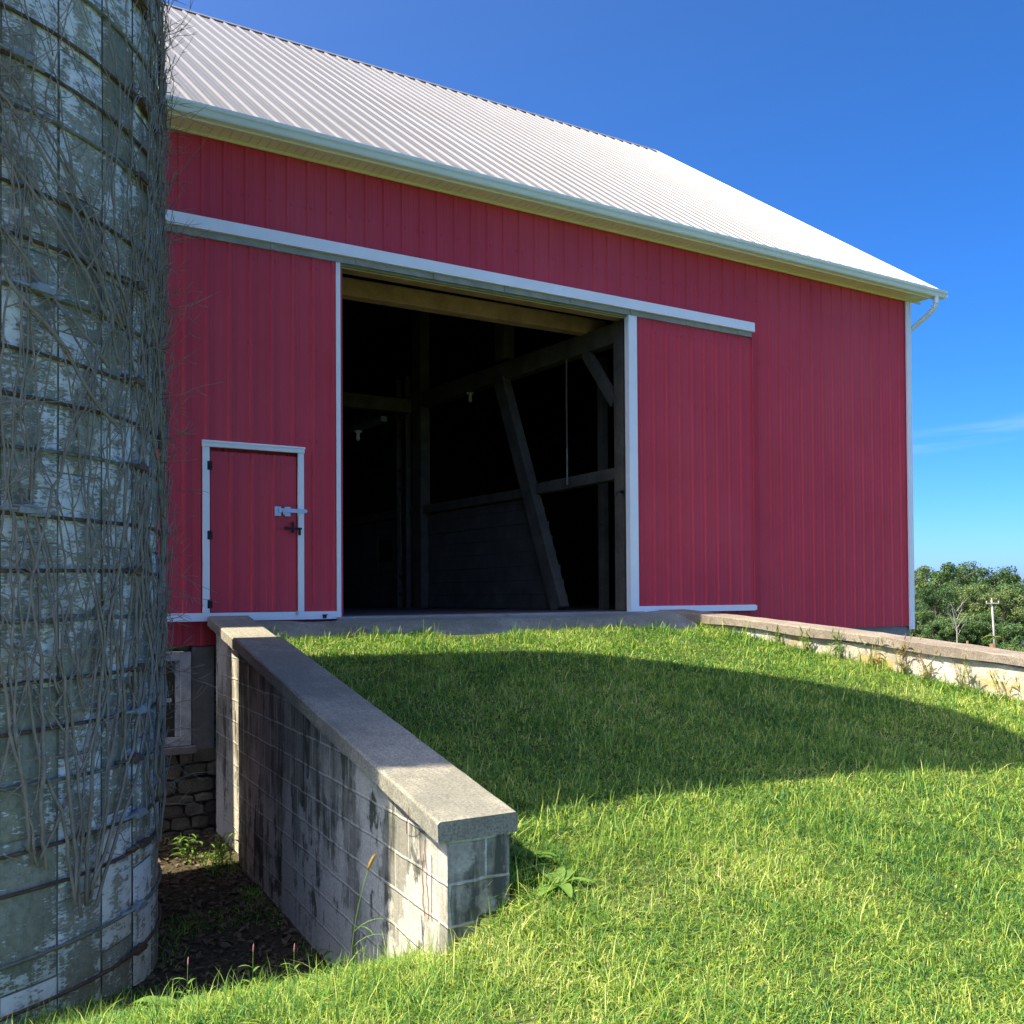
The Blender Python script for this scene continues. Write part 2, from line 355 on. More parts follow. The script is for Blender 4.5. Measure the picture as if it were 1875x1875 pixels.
# ------------------------------------------------------------------ terrain
CX, CY, CR = -.36, 7.36, 1.945
XL = lambda Y: 1.861 + .0875 * Y          # left edge of the left wall's cap
XR = lambda Y: 10.66 - .18 * Y            # left edge of the right wall's cap
def sst(a, b, x): t = np.clip((np.asarray(x, float) - a) / (b - a), 0, 1); return t * t * (3 - 2 * t)
def ramp_z(X, Y):
    z = -.425 - .185 * (9.7 - Y)
    low = -1.70 - .015 * (3 - Y)
    z = np.where(Y > 9.7, -.425 - .12 * (9.7 - Y) * 0, z)
    k = .12                                 # smooth max of ramp and the flat in front of it
    h = np.clip(.5 + .5 * (z - low) / k, 0, 1); zz = low * (1 - h) + z * h + k * h * (1 - h)
    return zz + .025 * np.sin(X * 1.3 + 1) * sst(9.6, 7, Y)
def gully_z(X, Y):
    t = sst(4.0 - .12 * sst(1.4, .4, X), 6.0 - .1 * sst(1.4, .4, X), Y)
    return (-1.72 - .04 * sst(1.4, .2, X)) * (1 - t) + -2.42 * t + .0 * X + .22 * sst(1.9, .6, X) * t
def out_z(X, Y):
    return -1.15 - .062 * np.maximum(X - 10, 0) - .045 * np.maximum(9.5 - Y, 0) * sst(60, 20, 9.5 - Y) - .1 * sst(9, 5, Y)
def gz(X, Y, zone=None):
    X = np.asarray(X, float); Y = np.asarray(Y, float)
    r = ramp_z(X, Y); g = gully_z(X, Y); o = out_z(X, Y)
    xl = XL(Y) + .23; xr = XR(Y) + .2
    left = X < xl
    f = sst(xl + .45, xl - .35, X)
    z = np.where(Y < 4.25, g * f + r * (1 - f), np.where(left, g, r))
    b = sst(5.4, 3.0, Y)
    z = np.where(X > xr, o * (1 - b) + np.minimum(r, o + 9) * b * sst(60, 12, X) + o * b * (1 - sst(60, 12, X)), z)
    z = np.where(Y > 10.48, np.where(X > xr, np.minimum(o, -1.1), -2.45), z)
    return z
ys = np.unique(np.concatenate([[-400, -150, -60, -30, -15, -8, -5], np.arange(-3, 10.3, .2), [10.3, 10.42, 10.47, 10.49, 10.53, 10.7, 12, 14, 17, 20, 24, 26, 30, 40, 55, 75, 100, 140, 200, 300, 450, 800]]))
def xcols(Y):
    yc = min(max(Y, -3), 10.5); xl = XL(yc) + .23; xr = XR(yc) + .2
    a = list(np.array([-800, -300, -120, -60, -30, -18, -12, -8, -5])) + list(np.linspace(-3.5, xl - .012, 26)) + list(np.linspace(xl + .012, xr - .012, 34)) + [xr + .012, xr + .3, xr + .7, xr + 1.2, xr + 2, xr + 3, xr + 5, xr + 8, 24, 30, 40, 55, 75, 100, 130, 170, 230, 320, 500, 900]
    return np.array(a)
GV = []; nx = len(xcols(0))
for Y in ys:
    X = xcols(Y); Z = gz(X, np.full_like(X, Y)); Z = Z + (vnoise(X, np.full_like(X, Y), .5) - .5) * .03
    GV.append(np.stack([X, np.full_like(X, Y), Z], 1))
GV = np.concatenate(GV)
ii = np.arange(len(ys) - 1)[:, None] * nx + np.arange(nx - 1)[None, :]
gq = np.stack([ii, ii + 1, ii + 1 + nx, ii + nx], -1).reshape(-1, 4)
dirt = ((GV[:, 0] < XL(GV[:, 1]) + .23) & (GV[:, 0] > -3) & (GV[:, 1] > 5.6) & (GV[:, 1] < 11)).astype(float)
gme = np_mesh('ground', GV, gq, np.zeros((0, 3), int), GROUND, {'dirt': dirt * .9})
gme.shade_smooth()
go = bpy.data.objects.new('ground', gme); link(go); tag(go, kind='structure')

# ------------------------------------------------------------------ barn
BY = 10.5; FLOOR = -.222; XW0, XW1 = -9.0, 14.335; BACK = 24.1; SP = .231; PH = 2.5438
barn = empty('barn', (2.6, 10.5, -2.4), 'large red metal-sided barn with white ribbed metal roof and open sliding doors', 'barn')
def ribs(x0, x1, ph, sp=SP, rh=.018):
    """(x, out) profile of ribbed steel sheet between x0 and x1"""
    pts = [(x0, 0.0)]
    k0 = math.ceil((x0 - ph + .03) / sp); k = k0
    while ph + k * sp + .03 < x1:
        c = ph + k * sp
        pts += [(c - .027, 0), (c - .012, rh), (c + .012, rh), (c + .027, 0)]
        for q in (.36, .66):
            m_ = c + q * sp
            if m_ + .012 < x1: pts += [(m_ - .011, 0), (m_ - .005, .0028), (m_ + .005, .0028), (m_ + .011, 0)]
        k += 1
    pts.append((x1, 0.0)); return [p for p in pts]
def siding(mb, x0, x1, z0, z1, y, ph=PH, t=.02, z1f=None, screws=()):
    pr = ribs(x0, x1, ph); n = len(pr)
    vs = [(x, y - o, z0) for x, o in pr] + [(x, y - o, z1) for x, o in pr] + [(x0, y + t, z0), (x1, y + t, z0), (x0, y + t, z1), (x1, y + t, z1)]
    fs = [(i, i + 1, n + i + 1, n + i) for i in range(n - 1)]
    a, b, c, d = 2*n, 2*n+1, 2*n+2, 2*n+3
    fs += [(b, a, c, d), (a, 0, n, c), (n - 1, b, d, 2*n - 1), tuple([a] + [b] + list(range(n - 1, -1, -1))), tuple([c] + list(range(n, 2*n)) + [d])]
    mb.add(vs, fs)
    k = math.ceil((x0 - ph + .05) / SP)
    while ph + k * SP + .05 < x1:
        for zs in screws:
            for dx in ((.04,) if (k % 3) else (-.04, .04)):
                x = ph + k * SP + dx; zz = zs + (random.random() - .5) * .012
                mb.box(x - .0085, x + .0085, y - .009, y, zz - .0085, zz + .0085)
        k += 1
OX0, OX1, OZ1 = 4.33, 8.47, 3.80
WTOP = 4.84
m = MB()
siding(m, XW0, OX0, -.50, WTOP, BY, screws=(4.3, 3.5, 2.4, 1.2, 0))
siding(m, OX0 + .001, OX1 - .001, OZ1, WTOP, BY, screws=(4.3,))
siding(m, OX1, XW1 - .01, -.545, WTOP, BY, screws=(4.3, 3.4, 2.3, 1.2, .1, -.42))
fw = m.build('front_wall', RED, barn)
# gable end walls and back wall
RIDGE_Y, RIDGE_Z, EAVE_Y, EAVE_Z = 17.3, 10.04, 10.10, 4.93
SL = (RIDGE_Z - EAVE_Z) / (RIDGE_Y - EAVE_Y)
m = MB()
poly = [(BY + .03, -.545), (BACK, -.545), (BACK, WTOP), (RIDGE_Y, RIDGE_Z - .14), (BY + .03, WTOP)]
m.prism(poly, 0, XW1 - .06, XW1 - .012)
for k in range(58):
    y = BY + .15 + k * SP
    if y > BACK - .1: break
    top = min(WTOP + (y - BY) * SL, WTOP + (BACK - y) * SL) - .1
    m.prism([(XW1 - .0115, y - .025), (XW1 + .006, y - .01), (XW1 + .006, y + .01), (XW1 - .0115, y + .025)], 2, -.545, top)
m.build('gable_wall', RED, barn)
m = MB(); m.prism(poly, 0, XW0, XW0 + .05); m.build('gable_wall', RED, barn)
m = MB(); m.box(XW0 + .06, XW1 - .07, BACK - .05, BACK - .004, -.545, WTOP); m.build('back_wall', RED, barn)
# near-black added lining that puts the interior's shade into its colour
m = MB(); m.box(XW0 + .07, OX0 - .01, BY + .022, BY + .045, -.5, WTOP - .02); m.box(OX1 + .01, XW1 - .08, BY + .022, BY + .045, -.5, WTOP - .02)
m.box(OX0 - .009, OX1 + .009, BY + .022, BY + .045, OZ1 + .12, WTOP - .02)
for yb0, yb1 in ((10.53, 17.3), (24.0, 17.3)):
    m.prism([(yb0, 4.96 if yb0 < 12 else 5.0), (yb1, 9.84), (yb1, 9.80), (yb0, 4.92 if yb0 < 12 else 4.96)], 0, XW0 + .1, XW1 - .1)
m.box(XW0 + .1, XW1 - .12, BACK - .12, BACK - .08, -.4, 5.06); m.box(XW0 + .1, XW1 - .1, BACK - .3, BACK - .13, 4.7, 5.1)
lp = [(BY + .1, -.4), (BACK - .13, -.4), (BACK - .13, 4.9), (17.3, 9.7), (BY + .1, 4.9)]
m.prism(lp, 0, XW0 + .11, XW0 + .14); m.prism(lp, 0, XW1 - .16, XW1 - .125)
m.build('shade_lining', INSIDE, barn)

# roof: ribbed sheet on both slopes
def roof_slope(name, y0, z0, y1, z1):
    x0, x1 = XW0 - .3, XW1 + .30
    pr = ribs(x0, x1, PH + .06, SP, .024); n = len(pr); nv = Vector((0, -(z1 - z0), (y1 - y0)));
    if nv.z < 0: nv = -nv
    nv.normalize(); m = MB()
    vs = []
    for (yy, zz) in ((y0, z0), (y1, z1)):
        vs += [(x, yy + nv.y * o, zz + nv.z * o) for x, o in pr]
    vs += [(x0, y0 - nv.y * .035, z0 - nv.z * .035), (x1, y0 - nv.y * .035, z0 - nv.z * .035), (x0, y1 - nv.y * .035, z1 - nv.z * .035), (x1, y1 - nv.y * .035, z1 - nv.z * .035)]
    a, b, c, d = 2*n, 2*n+1, 2*n+2, 2*n+3
    fs = [(i, i + 1, n + i + 1, n + i) for i in range(n - 1)]
    fs += [(b, a, c, d), (a, 0, n, c), (n - 1, b, d, 2*n - 1)] + [tuple([a, b] + list(range(n - 1, -1, -1)))] + [tuple([c] + list(range(n, 2*n)) + [d])]
    m.add(vs, fs)
    o = m.build(name, ROOF, barn)
    return o, nv
rf, nv = roof_slope('roof', EAVE_Y, EAVE_Z, RIDGE_Y, RIDGE_Z)
rb, _ = roof_slope('roof', 2 * RIDGE_Y - EAVE_Y, EAVE_Z, RIDGE_Y, RIDGE_Z)
m = MB()                                   # screws in rows on the front slope
L = math.hypot(RIDGE_Y - EAVE_Y, RIDGE_Z - EAVE_Z); dv = Vector((0, RIDGE_Y - EAVE_Y, RIDGE_Z - EAVE_Z)) / L
for k in range(-12, 53):
    for j in range(12):
        s_ = .25 + j * .72; c = Vector((PH + .06 + k * SP + .045, EAVE_Y, EAVE_Z)) + dv * s_ + nv * .001
        if c.x < -2 or c.x > 14.5: continue
        e1 = Vector((.007, 0, 0)); e2 = dv * .007; up = nv * .007
        m.add([c - e1 - e2, c + e1 - e2, c + e1 + e2, c - e1 + e2, c - e1*.7 - e2*.7 + up, c + e1*.7 - e2*.7 + up, c + e1*.7 + e2*.7 + up, c - e1*.7 + e2*.7 + up],
              [(4,5,6,7), (0,1,5,4), (1,2,6,5), (2,3,7,6), (3,0,4,7)])
sc_ = m.build('roof_screws', GALV, rf); sc_['kind'] = 'stuff'
m = MB()
rc = Vector((0, RIDGE_Y, RIDGE_Z))
for sgn in (1, -1):
    d2 = Vector((0, -sgn * dv.y, -dv.z)); n2 = Vector((0, sgn * nv.y, nv.z))
    a = rc + n2 * .028 ; b = a + d2 * .16
    c_ = b + n2 * -.028
    pts = [rc + Vector((0, 0, .036)), b, c_, rc + Vector((0, 0, .008))]
    m.prism([(p.y, p.z) for p in pts], 0, XW0 - .31, XW1 + .31)
m.build('ridge_cap', ROOF, barn)
m = MB()                                   # rake trim at the right gable
for sgn in (1, -1):
    p0 = Vector((XW1 + .305, RIDGE_Y - sgn * (RIDGE_Y - EAVE_Y), EAVE_Z)); p1 = Vector((XW1 + .305, RIDGE_Y, RIDGE_Z))
    n2 = Vector((0, -sgn * abs(nv.y), nv.z))
    q = [p0 + n2 * .03, p1 + n2 * .03, p1 - n2 * .12, p0 - n2 * .12]
    m.prism([(p.y, p.z) for p in q], 0, XW1 + .302, XW1 + .325)
m.build('rake_trim', WHITE, barn)
# soffit, fascia, gutter
m = MB()
zs = 4.845
x = XW0
while x < XW1 + .2:
    m.prism([(10.185, zs), (10.478, zs), (10.478, zs + .012), (10.185, zs + .012)], 0, x, x + .094)
    m.prism([(10.185, zs + .006), (10.478, zs + .006), (10.478, zs + .012), (10.185, zs + .012)], 0, x + .0945, x + .1015)
    x += .102
m.box(XW0, XW1 + .3, 10.462, 10.485, zs - .028, zs - .001)
m.build('soffit', CREAM, barn)
m = MB(); m.box(XW0, XW1 + .3, 10.158, 10.182, 4.815, 4.955); m.build('fascia', CREAM, barn)
m = MB()
gp = [(10.155, 4.93), (10.155, 4.835), (10.085, 4.835), (10.072, 4.85), (10.066, 4.872), (10.058, 4.89), (10.04, 4.905), (10.034, 4.93), (10.034, 4.944), (10.046, 4.944), (10.046, 4.934), (10.052, 4.905), (10.07, 4.895), (10.078, 4.875), (10.084, 4.855), (10.092, 4.842), (10.148, 4.842), (10.148, 4.93)]
m.prism(gp, 0, XW0, XW1 + .41)
m.box(XW1 + .4105, XW1 + .414, 10.04, 10.155, 4.84, 4.94)
x = -2.0
while x < 14.6: m.box(x, x + .018, 10.036, 10.15, 4.9445, 4.949); x += .62
gu = m.build('gutter', GUTTER, barn)
m = MB()                                   # downspout: elbow from the gutter back to the corner of the gable
pth = [Vector(p) for p in [(14.52, 10.10, 4.845), (14.52, 10.10, 4.74), (14.525, 10.13, 4.66), (14.50, 10.22, 4.58), (14.45, 10.42, 4.44), (14.40, 10.56, 4.33), (14.385, 10.62, 4.24), (14.385, 10.62, 4.1), (14.385, 10.62, -1.3)]]
m.tube(pth, .042, 10); 
for t_ in (.0, .35, .7, 1.05): 
    p = pth[1].lerp(pth[3], t_ if t_ < 1 else 1); m.tube([p + Vector((0, -.004, .006)), p + Vector((0, .004, -.006))], .046, 10)
m.build('downspout', GUTTER, barn, smooth=True)
# corner trim
m = MB(); m.box(14.232, 14.345, 10.455, 10.478, -.60, 4.81); m.box(14.3455, 14.3555, 10.4552, 10.60, -.60, 4.81); m.box(14.262, 14.27, 10.450, 10.455, -.598, 4.808); m.box(14.318, 14.326, 10.450, 10.455, -.598, 4.808)
m.build('corner_trim', WHITE, barn)
# foundation
m = MB(); m.box(OX1 + .4, XW1 - .02, 10.535, 10.8, -2.4, -.535); m.build('foundation', FOUND, barn)
m = MB(); m.box(XW0, 1.79, 10.545, 10.85, -2.6, -.47); m.box(2.665, OX1 + .4, 10.545, 10.85, -2.6, -.47); m.box(1.79, 2.665, 10.545, 10.85, -2.6, -1.56); m.box(1.79, 2.665, 10.548, 10.85, -.555, -.47)
m.build('foundation', STONE, barn)
z = -2.62
while z < -1.58:                             # laid fieldstones showing in the passage
    h_ = random.uniform(.09, .17); x = 1.55 + random.uniform(0, .2); h_ = min(h_, -1.565 - z) if -1.565 - z < .2 else h_
    while x < 2.93:
        w_ = random.uniform(.14, .42); m2 = MB(); d0 = random.uniform(.0, .05)
        bmx = []
        for (px_, pz_) in ((0, .12), (.14, 0), (.5, -.03), (.86, .02), (1, .16), (1.01, .84), (.85, 1), (.5, 1.03), (.13, .98), (-.01, .86)):
            bmx.append((x + .012 + (w_ - .024) * px_ + random.uniform(-.012, .012), z + .008 + (h_ - .016) * pz_ + random.uniform(-.008, .008)))
        STV.append((bmx, d0)); x += w_
    z += h_
m = MB()
for poly_, d0 in STV:
    cx_ = sum(p[0] for p in poly_) / 10; cz_ = sum(p[1] for p in poly_) / 10; n_ = 10
    rings = [(1.0, 10.55), (.98, 10.53 - d0 * .6), (.93, 10.515 - d0), (.5, 10.508 - d0 + random.uniform(-.008, .008))]
    b_ = len(m.v); 
    for sc_, yy_ in rings: m.v += [(cx_ + (p[0] - cx_) * sc_, yy_ + random.uniform(-.004, .004), cz_ + (p[1] - cz_) * sc_) for p in poly_]
    for r_i in range(3): m.f += [(b_ + r_i*10 + k, b_ + r_i*10 + (k+1) % 10, b_ + (r_i+1)*10 + (k+1) % 10, b_ + (r_i+1)*10 + k) for k in range(10)]
    m.f.append(tuple(b_ + 30 + k for k in range(10)))
m.build('fieldstones', FIELDSTONE, barn)
m = MB(); m.box(2.67, 2.9, 10.522, 10.543, -1.62, -.51); m.box(-2, 1.78, 10.522, 10.543, -1.62, -.51); m.build('stucco', STUCCO, barn, bevel=.006)
# basement window
m = MB(); m.box(2.545, 2.655, 10.49, 10.56, -1.52, -.56); m.box(1.8, 1.9, 10.49, 10.56, -1.52, -.56); m.box(1.9, 2.545, 10.495, 10.56, -.65, -.56); m.box(1.9, 2.545, 10.495, 10.56, -1.52, -1.43)
wf = m.build('window', PEELWOOD, barn, bevel=.004)
m = MB(); m.box(2.505, 2.542, 10.52, 10.56, -1.425, -.655); m.box(1.905, 1.97, 10.52, 10.56, -1.425, -.655); m.box(2.2, 2.24, 10.525, 10.56, -1.425, -.655); m.box(1.975, 2.465, 10.525, 10.56, -1.07, -1.03)
m.build('sash', PEELWOOD, wf)
m = MB(); m.box(1.88, 2.56, 10.562, 10.568, -1.45, -.63); m.build('pane', GLASS, wf)
m = MB(); m.box(1.76, 2.70, 10.44, 10.6, -1.60, -1.525); m.build('sill', STUCCO, wf, bevel=.008)
# floor and door sill
m = MB(); m.box(XW0 + .1, XW1 - .1, 10.84, BACK - .06, -.36, FLOOR); m.build('floor', FLOORM, barn)
m = MB(); m.box(4.20, 8.52, 10.30, 10.838, -.42, -.226); m.build('door_sill', FOUND, barn, bevel=.015)

# sliding-door track
m = MB(); m.box(.9, 10.63, 10.335, 10.478, 3.80, 3.918); m.prism([(10.335, 3.7995), (10.478, 3.7995), (10.478, 3.79), (10.322, 3.785)], 0, .9, 10.63)
m.box(.9, 10.63, 10.352, 10.478, 3.919, 3.926)
for xx in (2.9, 5.35, 7.1, 9.0): m.box(xx, xx + .003, 10.3325, 10.335, 3.802, 3.917)
tr = m.build('door_track', WHITE, barn)
m = MB(); m.box(.92, 10.60, 10.37, 10.40, 3.715, 3.784); m.box(.92, 10.60, 10.428, 10.47, 3.70, 3.784); m.box(.92, 10.60, 10.401, 10.427, 3.752, 3.758)
for xx in np.arange(1.5, 10.6, .98): m.box(xx, xx + .05, 10.36, 10.369, 3.72, 3.783)
m.build('track_rail', GALV, tr)
# rough lintel seen from below, new beam behind
m = MB(); m.box(OX0 - .02, OX1 + .02, 10.505, 10.60, 3.735, 3.795); m.box(OX0 - .02, OX1 + .02, 10.603, 10.735, 3.72, 3.86); m.build('lintel', NEWWOOD, barn, bevel=.006)
m = MB(); m.box(OX0 - .02, OX1 + .02, 10.478, 10.504, 3.70, 3.76); m.build('head_flashing', CREAM, barn)

# sliding doors
DY = 10.405
def trimbox(m, x0, x1, z0, z1, y=DY - .028, d=.03): m.box(x0, x1, y, y + d, z0, z1)
m = MB(); siding(m, 1.93, 2.735, -.16, 3.735, DY, ph=PH + .02, t=.045, screws=(3.6, 2.7, 1.7, .7))
siding(m, 2.7355, 3.835, 1.625, 3.735, DY, ph=PH + .02, t=.045, screws=(3.6, 2.7, 1.75))
siding(m, 3.8355, 4.235, -.16, 3.735, DY, ph=PH + .02, t=.045, screws=(3.6, 2.7, 1.7, .7))
m.box(1.93, 4.255, DY - .022, DY + .0, 3.736, 3.775)
dl = m.build('sliding_door', RED, barn); dl['label'] = 'left red sliding door with a small hinged door in it'
m = MB(); trimbox(m, 1.93, 4.258, -.247, -.162); m.box(4.236, 4.258, DY - .026, DY + .06, -.161, 3.775); m.box(4.21, 4.2355, DY - .020, DY - .0005, -.161, 3.735)
m.build('door_trim', WHITE, dl)
m = MB()
m.box(4.2585, 4.263, DY + .0, DY + .055, .3, .9)
m.build('edge_strip', GALV, dl)
m = MB(); trimbox(m, 2.745, 2.815, -.161, 1.555); trimbox(m, 3.765, 3.83, -.161, 1.555); trimbox(m, 2.74, 3.835, 1.5555, 1.622, DY - .04, .045); m.box(2.735, 3.84, DY - .05, DY - .041, 1.60, 1.618)
m.build('small_door_frame', WHITE, dl, bevel=.003)
m = MB(); siding(m, 2.83, 3.752, -.155, 1.515, DY - .002, ph=2.83 + .21, t=.04, screws=(1.45, .72, -.1)); m.build('small_door', RED, dl)
for z in (1.36, .64, -.07):
    m = MB(); m.box(2.79, 2.815, DY - .034, DY - .0285, z - .045, z + .045); m.tube([(2.822, DY - .034, z - .05), (2.822, DY - .034, z + .05)], .009, 8); m.box(2.829, 2.842, DY - .03, DY - .024, z - .04, z + .04)
    m.build('hinge', BLACKIRON, dl)
m = MB(); m.box(3.50, 3.57, DY - .036, DY - .021, .865, .965); m.box(3.61, 3.675, DY - .036, DY - .021, .865, .965)
m.bar((3.54, DY - .045, .925), (3.845, DY - .045, .925), .012, .042); m.prism([(3.845, .904), (3.862, .925), (3.845, .946)], 1, DY - .051, DY - .039)
m.tube([(3.59, DY - .04, .93), (3.59, DY - .07, .92), (3.59, DY - .07, .885), (3.59, DY - .04, .875)], .007, 6)
m.build('hasp', STEEL, dl)
m = MB(); m.bar((3.612, DY - .035, .735), (3.80, DY - .035, .735), .012, .022); m.box(3.69, 3.715, DY - .035, DY - .02, .69, .805); m.box(3.765, 3.785, DY - .05, DY - .028, .665, .735); m.bar((3.612, DY - .04, .735), (3.66, DY - .04, .735), .014, .034)
m.build('latch', BLACKIRON, dl)
m = MB(); m.box(4.04, 4.075, DY - .05, DY - .0285, -.235, -.195); m.box(4.03, 4.095, DY - .045, DY - .04, -.205, -.195); m.build('bottom_bracket', BLACKIRON, dl)
m = MB(); m.box(3.735, 3.76, DY - .05, DY - .0285, -.20, -.155); m.build('door_stop', STEEL, dl)

m = MB(); siding(m, 8.475, 10.615, -.155, 3.735, DY, ph=8.555, t=.045, screws=(3.55, 2.6, 1.6, .62)); m.box(8.475, 10.635, DY - .022, DY, 3.736, 3.772)
m.box(10.6155, 10.637, DY - .022, DY + .045, -.155, 3.7355)
dr = m.build('sliding_door', RED, barn); dr['label'] = 'right red sliding door with white leading edge'
m = MB(); m.box(8.335, 8.474, DY - .03, DY + .06, -.238, 3.775); m.box(8.475, 10.63, DY - .03, DY - .0005, -.24, -.157)
m.box(10.631, 10.66, DY - .028, DY - .002, -.232, -.166); m.box(8.336, 8.473, DY - .0315, DY - .0305, 2.02, 2.024)
m.build('door_trim', WHITE, dr)

# timber frame inside
BX = 8.4
def timber(name, a, b, w_, h_, mat, up=(0, 0, 1)):
    mm = MB(); mm.bar(a, b, w_, h_, up); return mm.build(name, mat, barn, bevel=.012)
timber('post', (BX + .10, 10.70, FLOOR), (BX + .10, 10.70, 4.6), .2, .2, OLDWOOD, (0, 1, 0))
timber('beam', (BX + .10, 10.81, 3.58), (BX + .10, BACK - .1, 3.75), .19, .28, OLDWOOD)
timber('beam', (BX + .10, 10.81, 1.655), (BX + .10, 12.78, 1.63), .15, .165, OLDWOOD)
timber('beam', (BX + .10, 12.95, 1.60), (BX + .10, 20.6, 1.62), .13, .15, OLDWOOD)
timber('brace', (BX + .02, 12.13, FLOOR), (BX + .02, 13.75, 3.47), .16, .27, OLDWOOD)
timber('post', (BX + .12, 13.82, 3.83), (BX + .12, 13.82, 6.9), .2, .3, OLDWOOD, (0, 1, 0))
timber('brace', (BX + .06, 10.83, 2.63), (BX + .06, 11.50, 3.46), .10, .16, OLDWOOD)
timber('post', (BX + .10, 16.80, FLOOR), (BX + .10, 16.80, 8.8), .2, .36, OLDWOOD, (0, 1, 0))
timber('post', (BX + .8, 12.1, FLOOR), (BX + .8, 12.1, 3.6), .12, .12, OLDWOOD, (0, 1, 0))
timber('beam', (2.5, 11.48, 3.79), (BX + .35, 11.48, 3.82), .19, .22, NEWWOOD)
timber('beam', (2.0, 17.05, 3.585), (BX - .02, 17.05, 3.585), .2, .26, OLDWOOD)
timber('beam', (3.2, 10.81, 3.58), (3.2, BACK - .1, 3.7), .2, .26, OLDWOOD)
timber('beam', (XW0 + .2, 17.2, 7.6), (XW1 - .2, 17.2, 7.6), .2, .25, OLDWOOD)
m = MB(); z = FLOOR + .01; k = 0
while z < 1.50:
    h_ = .225; off = .008 * (k % 3)
    hole = .62 < z + .1 < 1.2
    segs = [(12.15 + .439 * (z - FLOOR), 18.1), (18.9, BACK - .1)] if hole else [(12.15 + .439 * (z - FLOOR), BACK - .1)]
    for a, b in segs: m.box(BX + .135 + off, BX + .165 + off, a, b, z, min(z + h_ - .006, 1.515))
    z += h_; k += 1
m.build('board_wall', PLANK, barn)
for yy in (18.05, 18.85):
    m = MB(); m.box(BX + .12, BX + .134, yy, yy + .1, .5, 1.35); m.build('hatch_post', OLDWOOD, barn)
# things hung in the barn
lad = empty('ladder', (BX, 17.4, FLOOR), 'narrow wooden ladder standing against the post inside the dark barn', 'ladder')
for yy in (17.22, 17.62):
    m = MB(); m.box(BX - .02, BX + .08, yy - .03, yy + .03, FLOOR, 4.2); m.build('ladder_rail', OLDWOOD, lad)
for k in range(12):
    m = MB(); m.box(BX + .0, BX + .04, 17.251, 17.589, .02 + k * .34, .06 + k * .34); m.build('rung', OLDWOOD, lad)
rp = empty('rope', (8.37, 11.86, 3.4), 'thin rope ending in a chain hanging from the barn crossbeam', 'rope')
m = MB(); m.tube([(8.37, 11.86, 3.43), (8.372, 11.87, 2.9), (8.368, 11.86, 2.13)], .012, 6); m.build('cord', ROPE, rp)
m = MB()
for k in range(14):
    c = Vector((8.368, 11.86, 2.12 - k * .038)); a = 0 if k % 2 else math.pi / 2
    m.tube([c + Vector((math.cos(a) * math.cos(t) * .012, math.sin(a) * math.cos(t) * .012, math.sin(t) * .025)) for t in (i * math.pi / 4 for i in range(8))], .005, 5, True)
m.build('chain', GALV, rp)
def bulb(x, y, z, label):
    b_ = empty('light_bulb', (x, y, z), label, 'light bulb', 'bare bulbs hung inside the barn')
    m = MB(); m.tube([(x, y, z), (x, y, z - .025), (x, y, z - .03), (x, y, z - .075)], [.065, .065, .03, .028], 12); m.build('socket', PORCELAIN, b_, smooth=False)
    m = MB(); m.tube([(x, y, z - .0755), (x, y, z - .1), (x, y, z - .13), (x, y, z - .155), (x, y, z - .165)], [.022, .032, .036, .022, .004], 12); m.build('glass_bulb', PORCELAIN, b_, smooth=True)
bulb(BX + .06, 14.85, 3.475, 'bare pale light bulb under the sloping crossbeam behind the leaning brace')
bulb(6.45, 15.0, 2.68, 'bare light bulb dim in the dark at the left of the doorway')
m = MB(); m.bar((6.45, 14.0, 2.72), (6.45, 17.1, 2.72), .1, .08); m.bar((6.45, 17.1, 2.76), (6.45, 17.1, 3.45), .1, .1, (0, 1, 0)); m.build('bulb_bracket', OLDWOOD, barn)
hk = MB()
hk.tube([(BX - .05, 17.4, 1.95), (BX - .06, 17.37, 1.5), (BX - .06, 17.42, 1.2), (BX - .055, 17.36, .9), (BX - .06, 17.46, .7), (BX - .06, 17.40, .62), (BX - .06, 17.34, .75), (BX - .055, 17.40, 1.3), (BX - .05, 17.43, 1.94)], .014, 6)
o = hk.build('rope', ROPE); tag(o, 'pale looped rope hanging on the rungs of the ladder', 'rope')
hk = MB(); hk.tube([(8.352, 10.585, 1.38), (8.33, 10.57, 1.38), (8.27, 10.56, 1.37), (8.255, 10.56, 1.34), (8.26, 10.56, 1.32)], .008, 6); hk.box(8.34, 8.398, 10.58, 10.598, 1.36, 1.40); hk.build('door_hook', BLACKIRON, barn)

# ------------------------------------------------------------------ concrete apron
m = MB(); xs_ = np.linspace(3.0, 8.95, 40); yl = np.linspace(9.5, 10.36, 14)
for i, y in enumerate(yl):
    for x in xs_:
        z = -.262 - .17 * sst(10.2, 9.6, y) - .22 * sst(9.72, 9.5, y) + (vnoise(x, y, .35) - .5) * .03 + .035 * sst(8.0, 8.9, x)
        m.v.append((float(x), float(y), float(z)))
for i in range(len(yl) - 1):
    for j in range(39): a = i * 40 + j; m.f.append((a, a + 1, a + 41, a + 40))
o = m.build('pavement', APRON, smooth=True); tag(o, kind='structure')

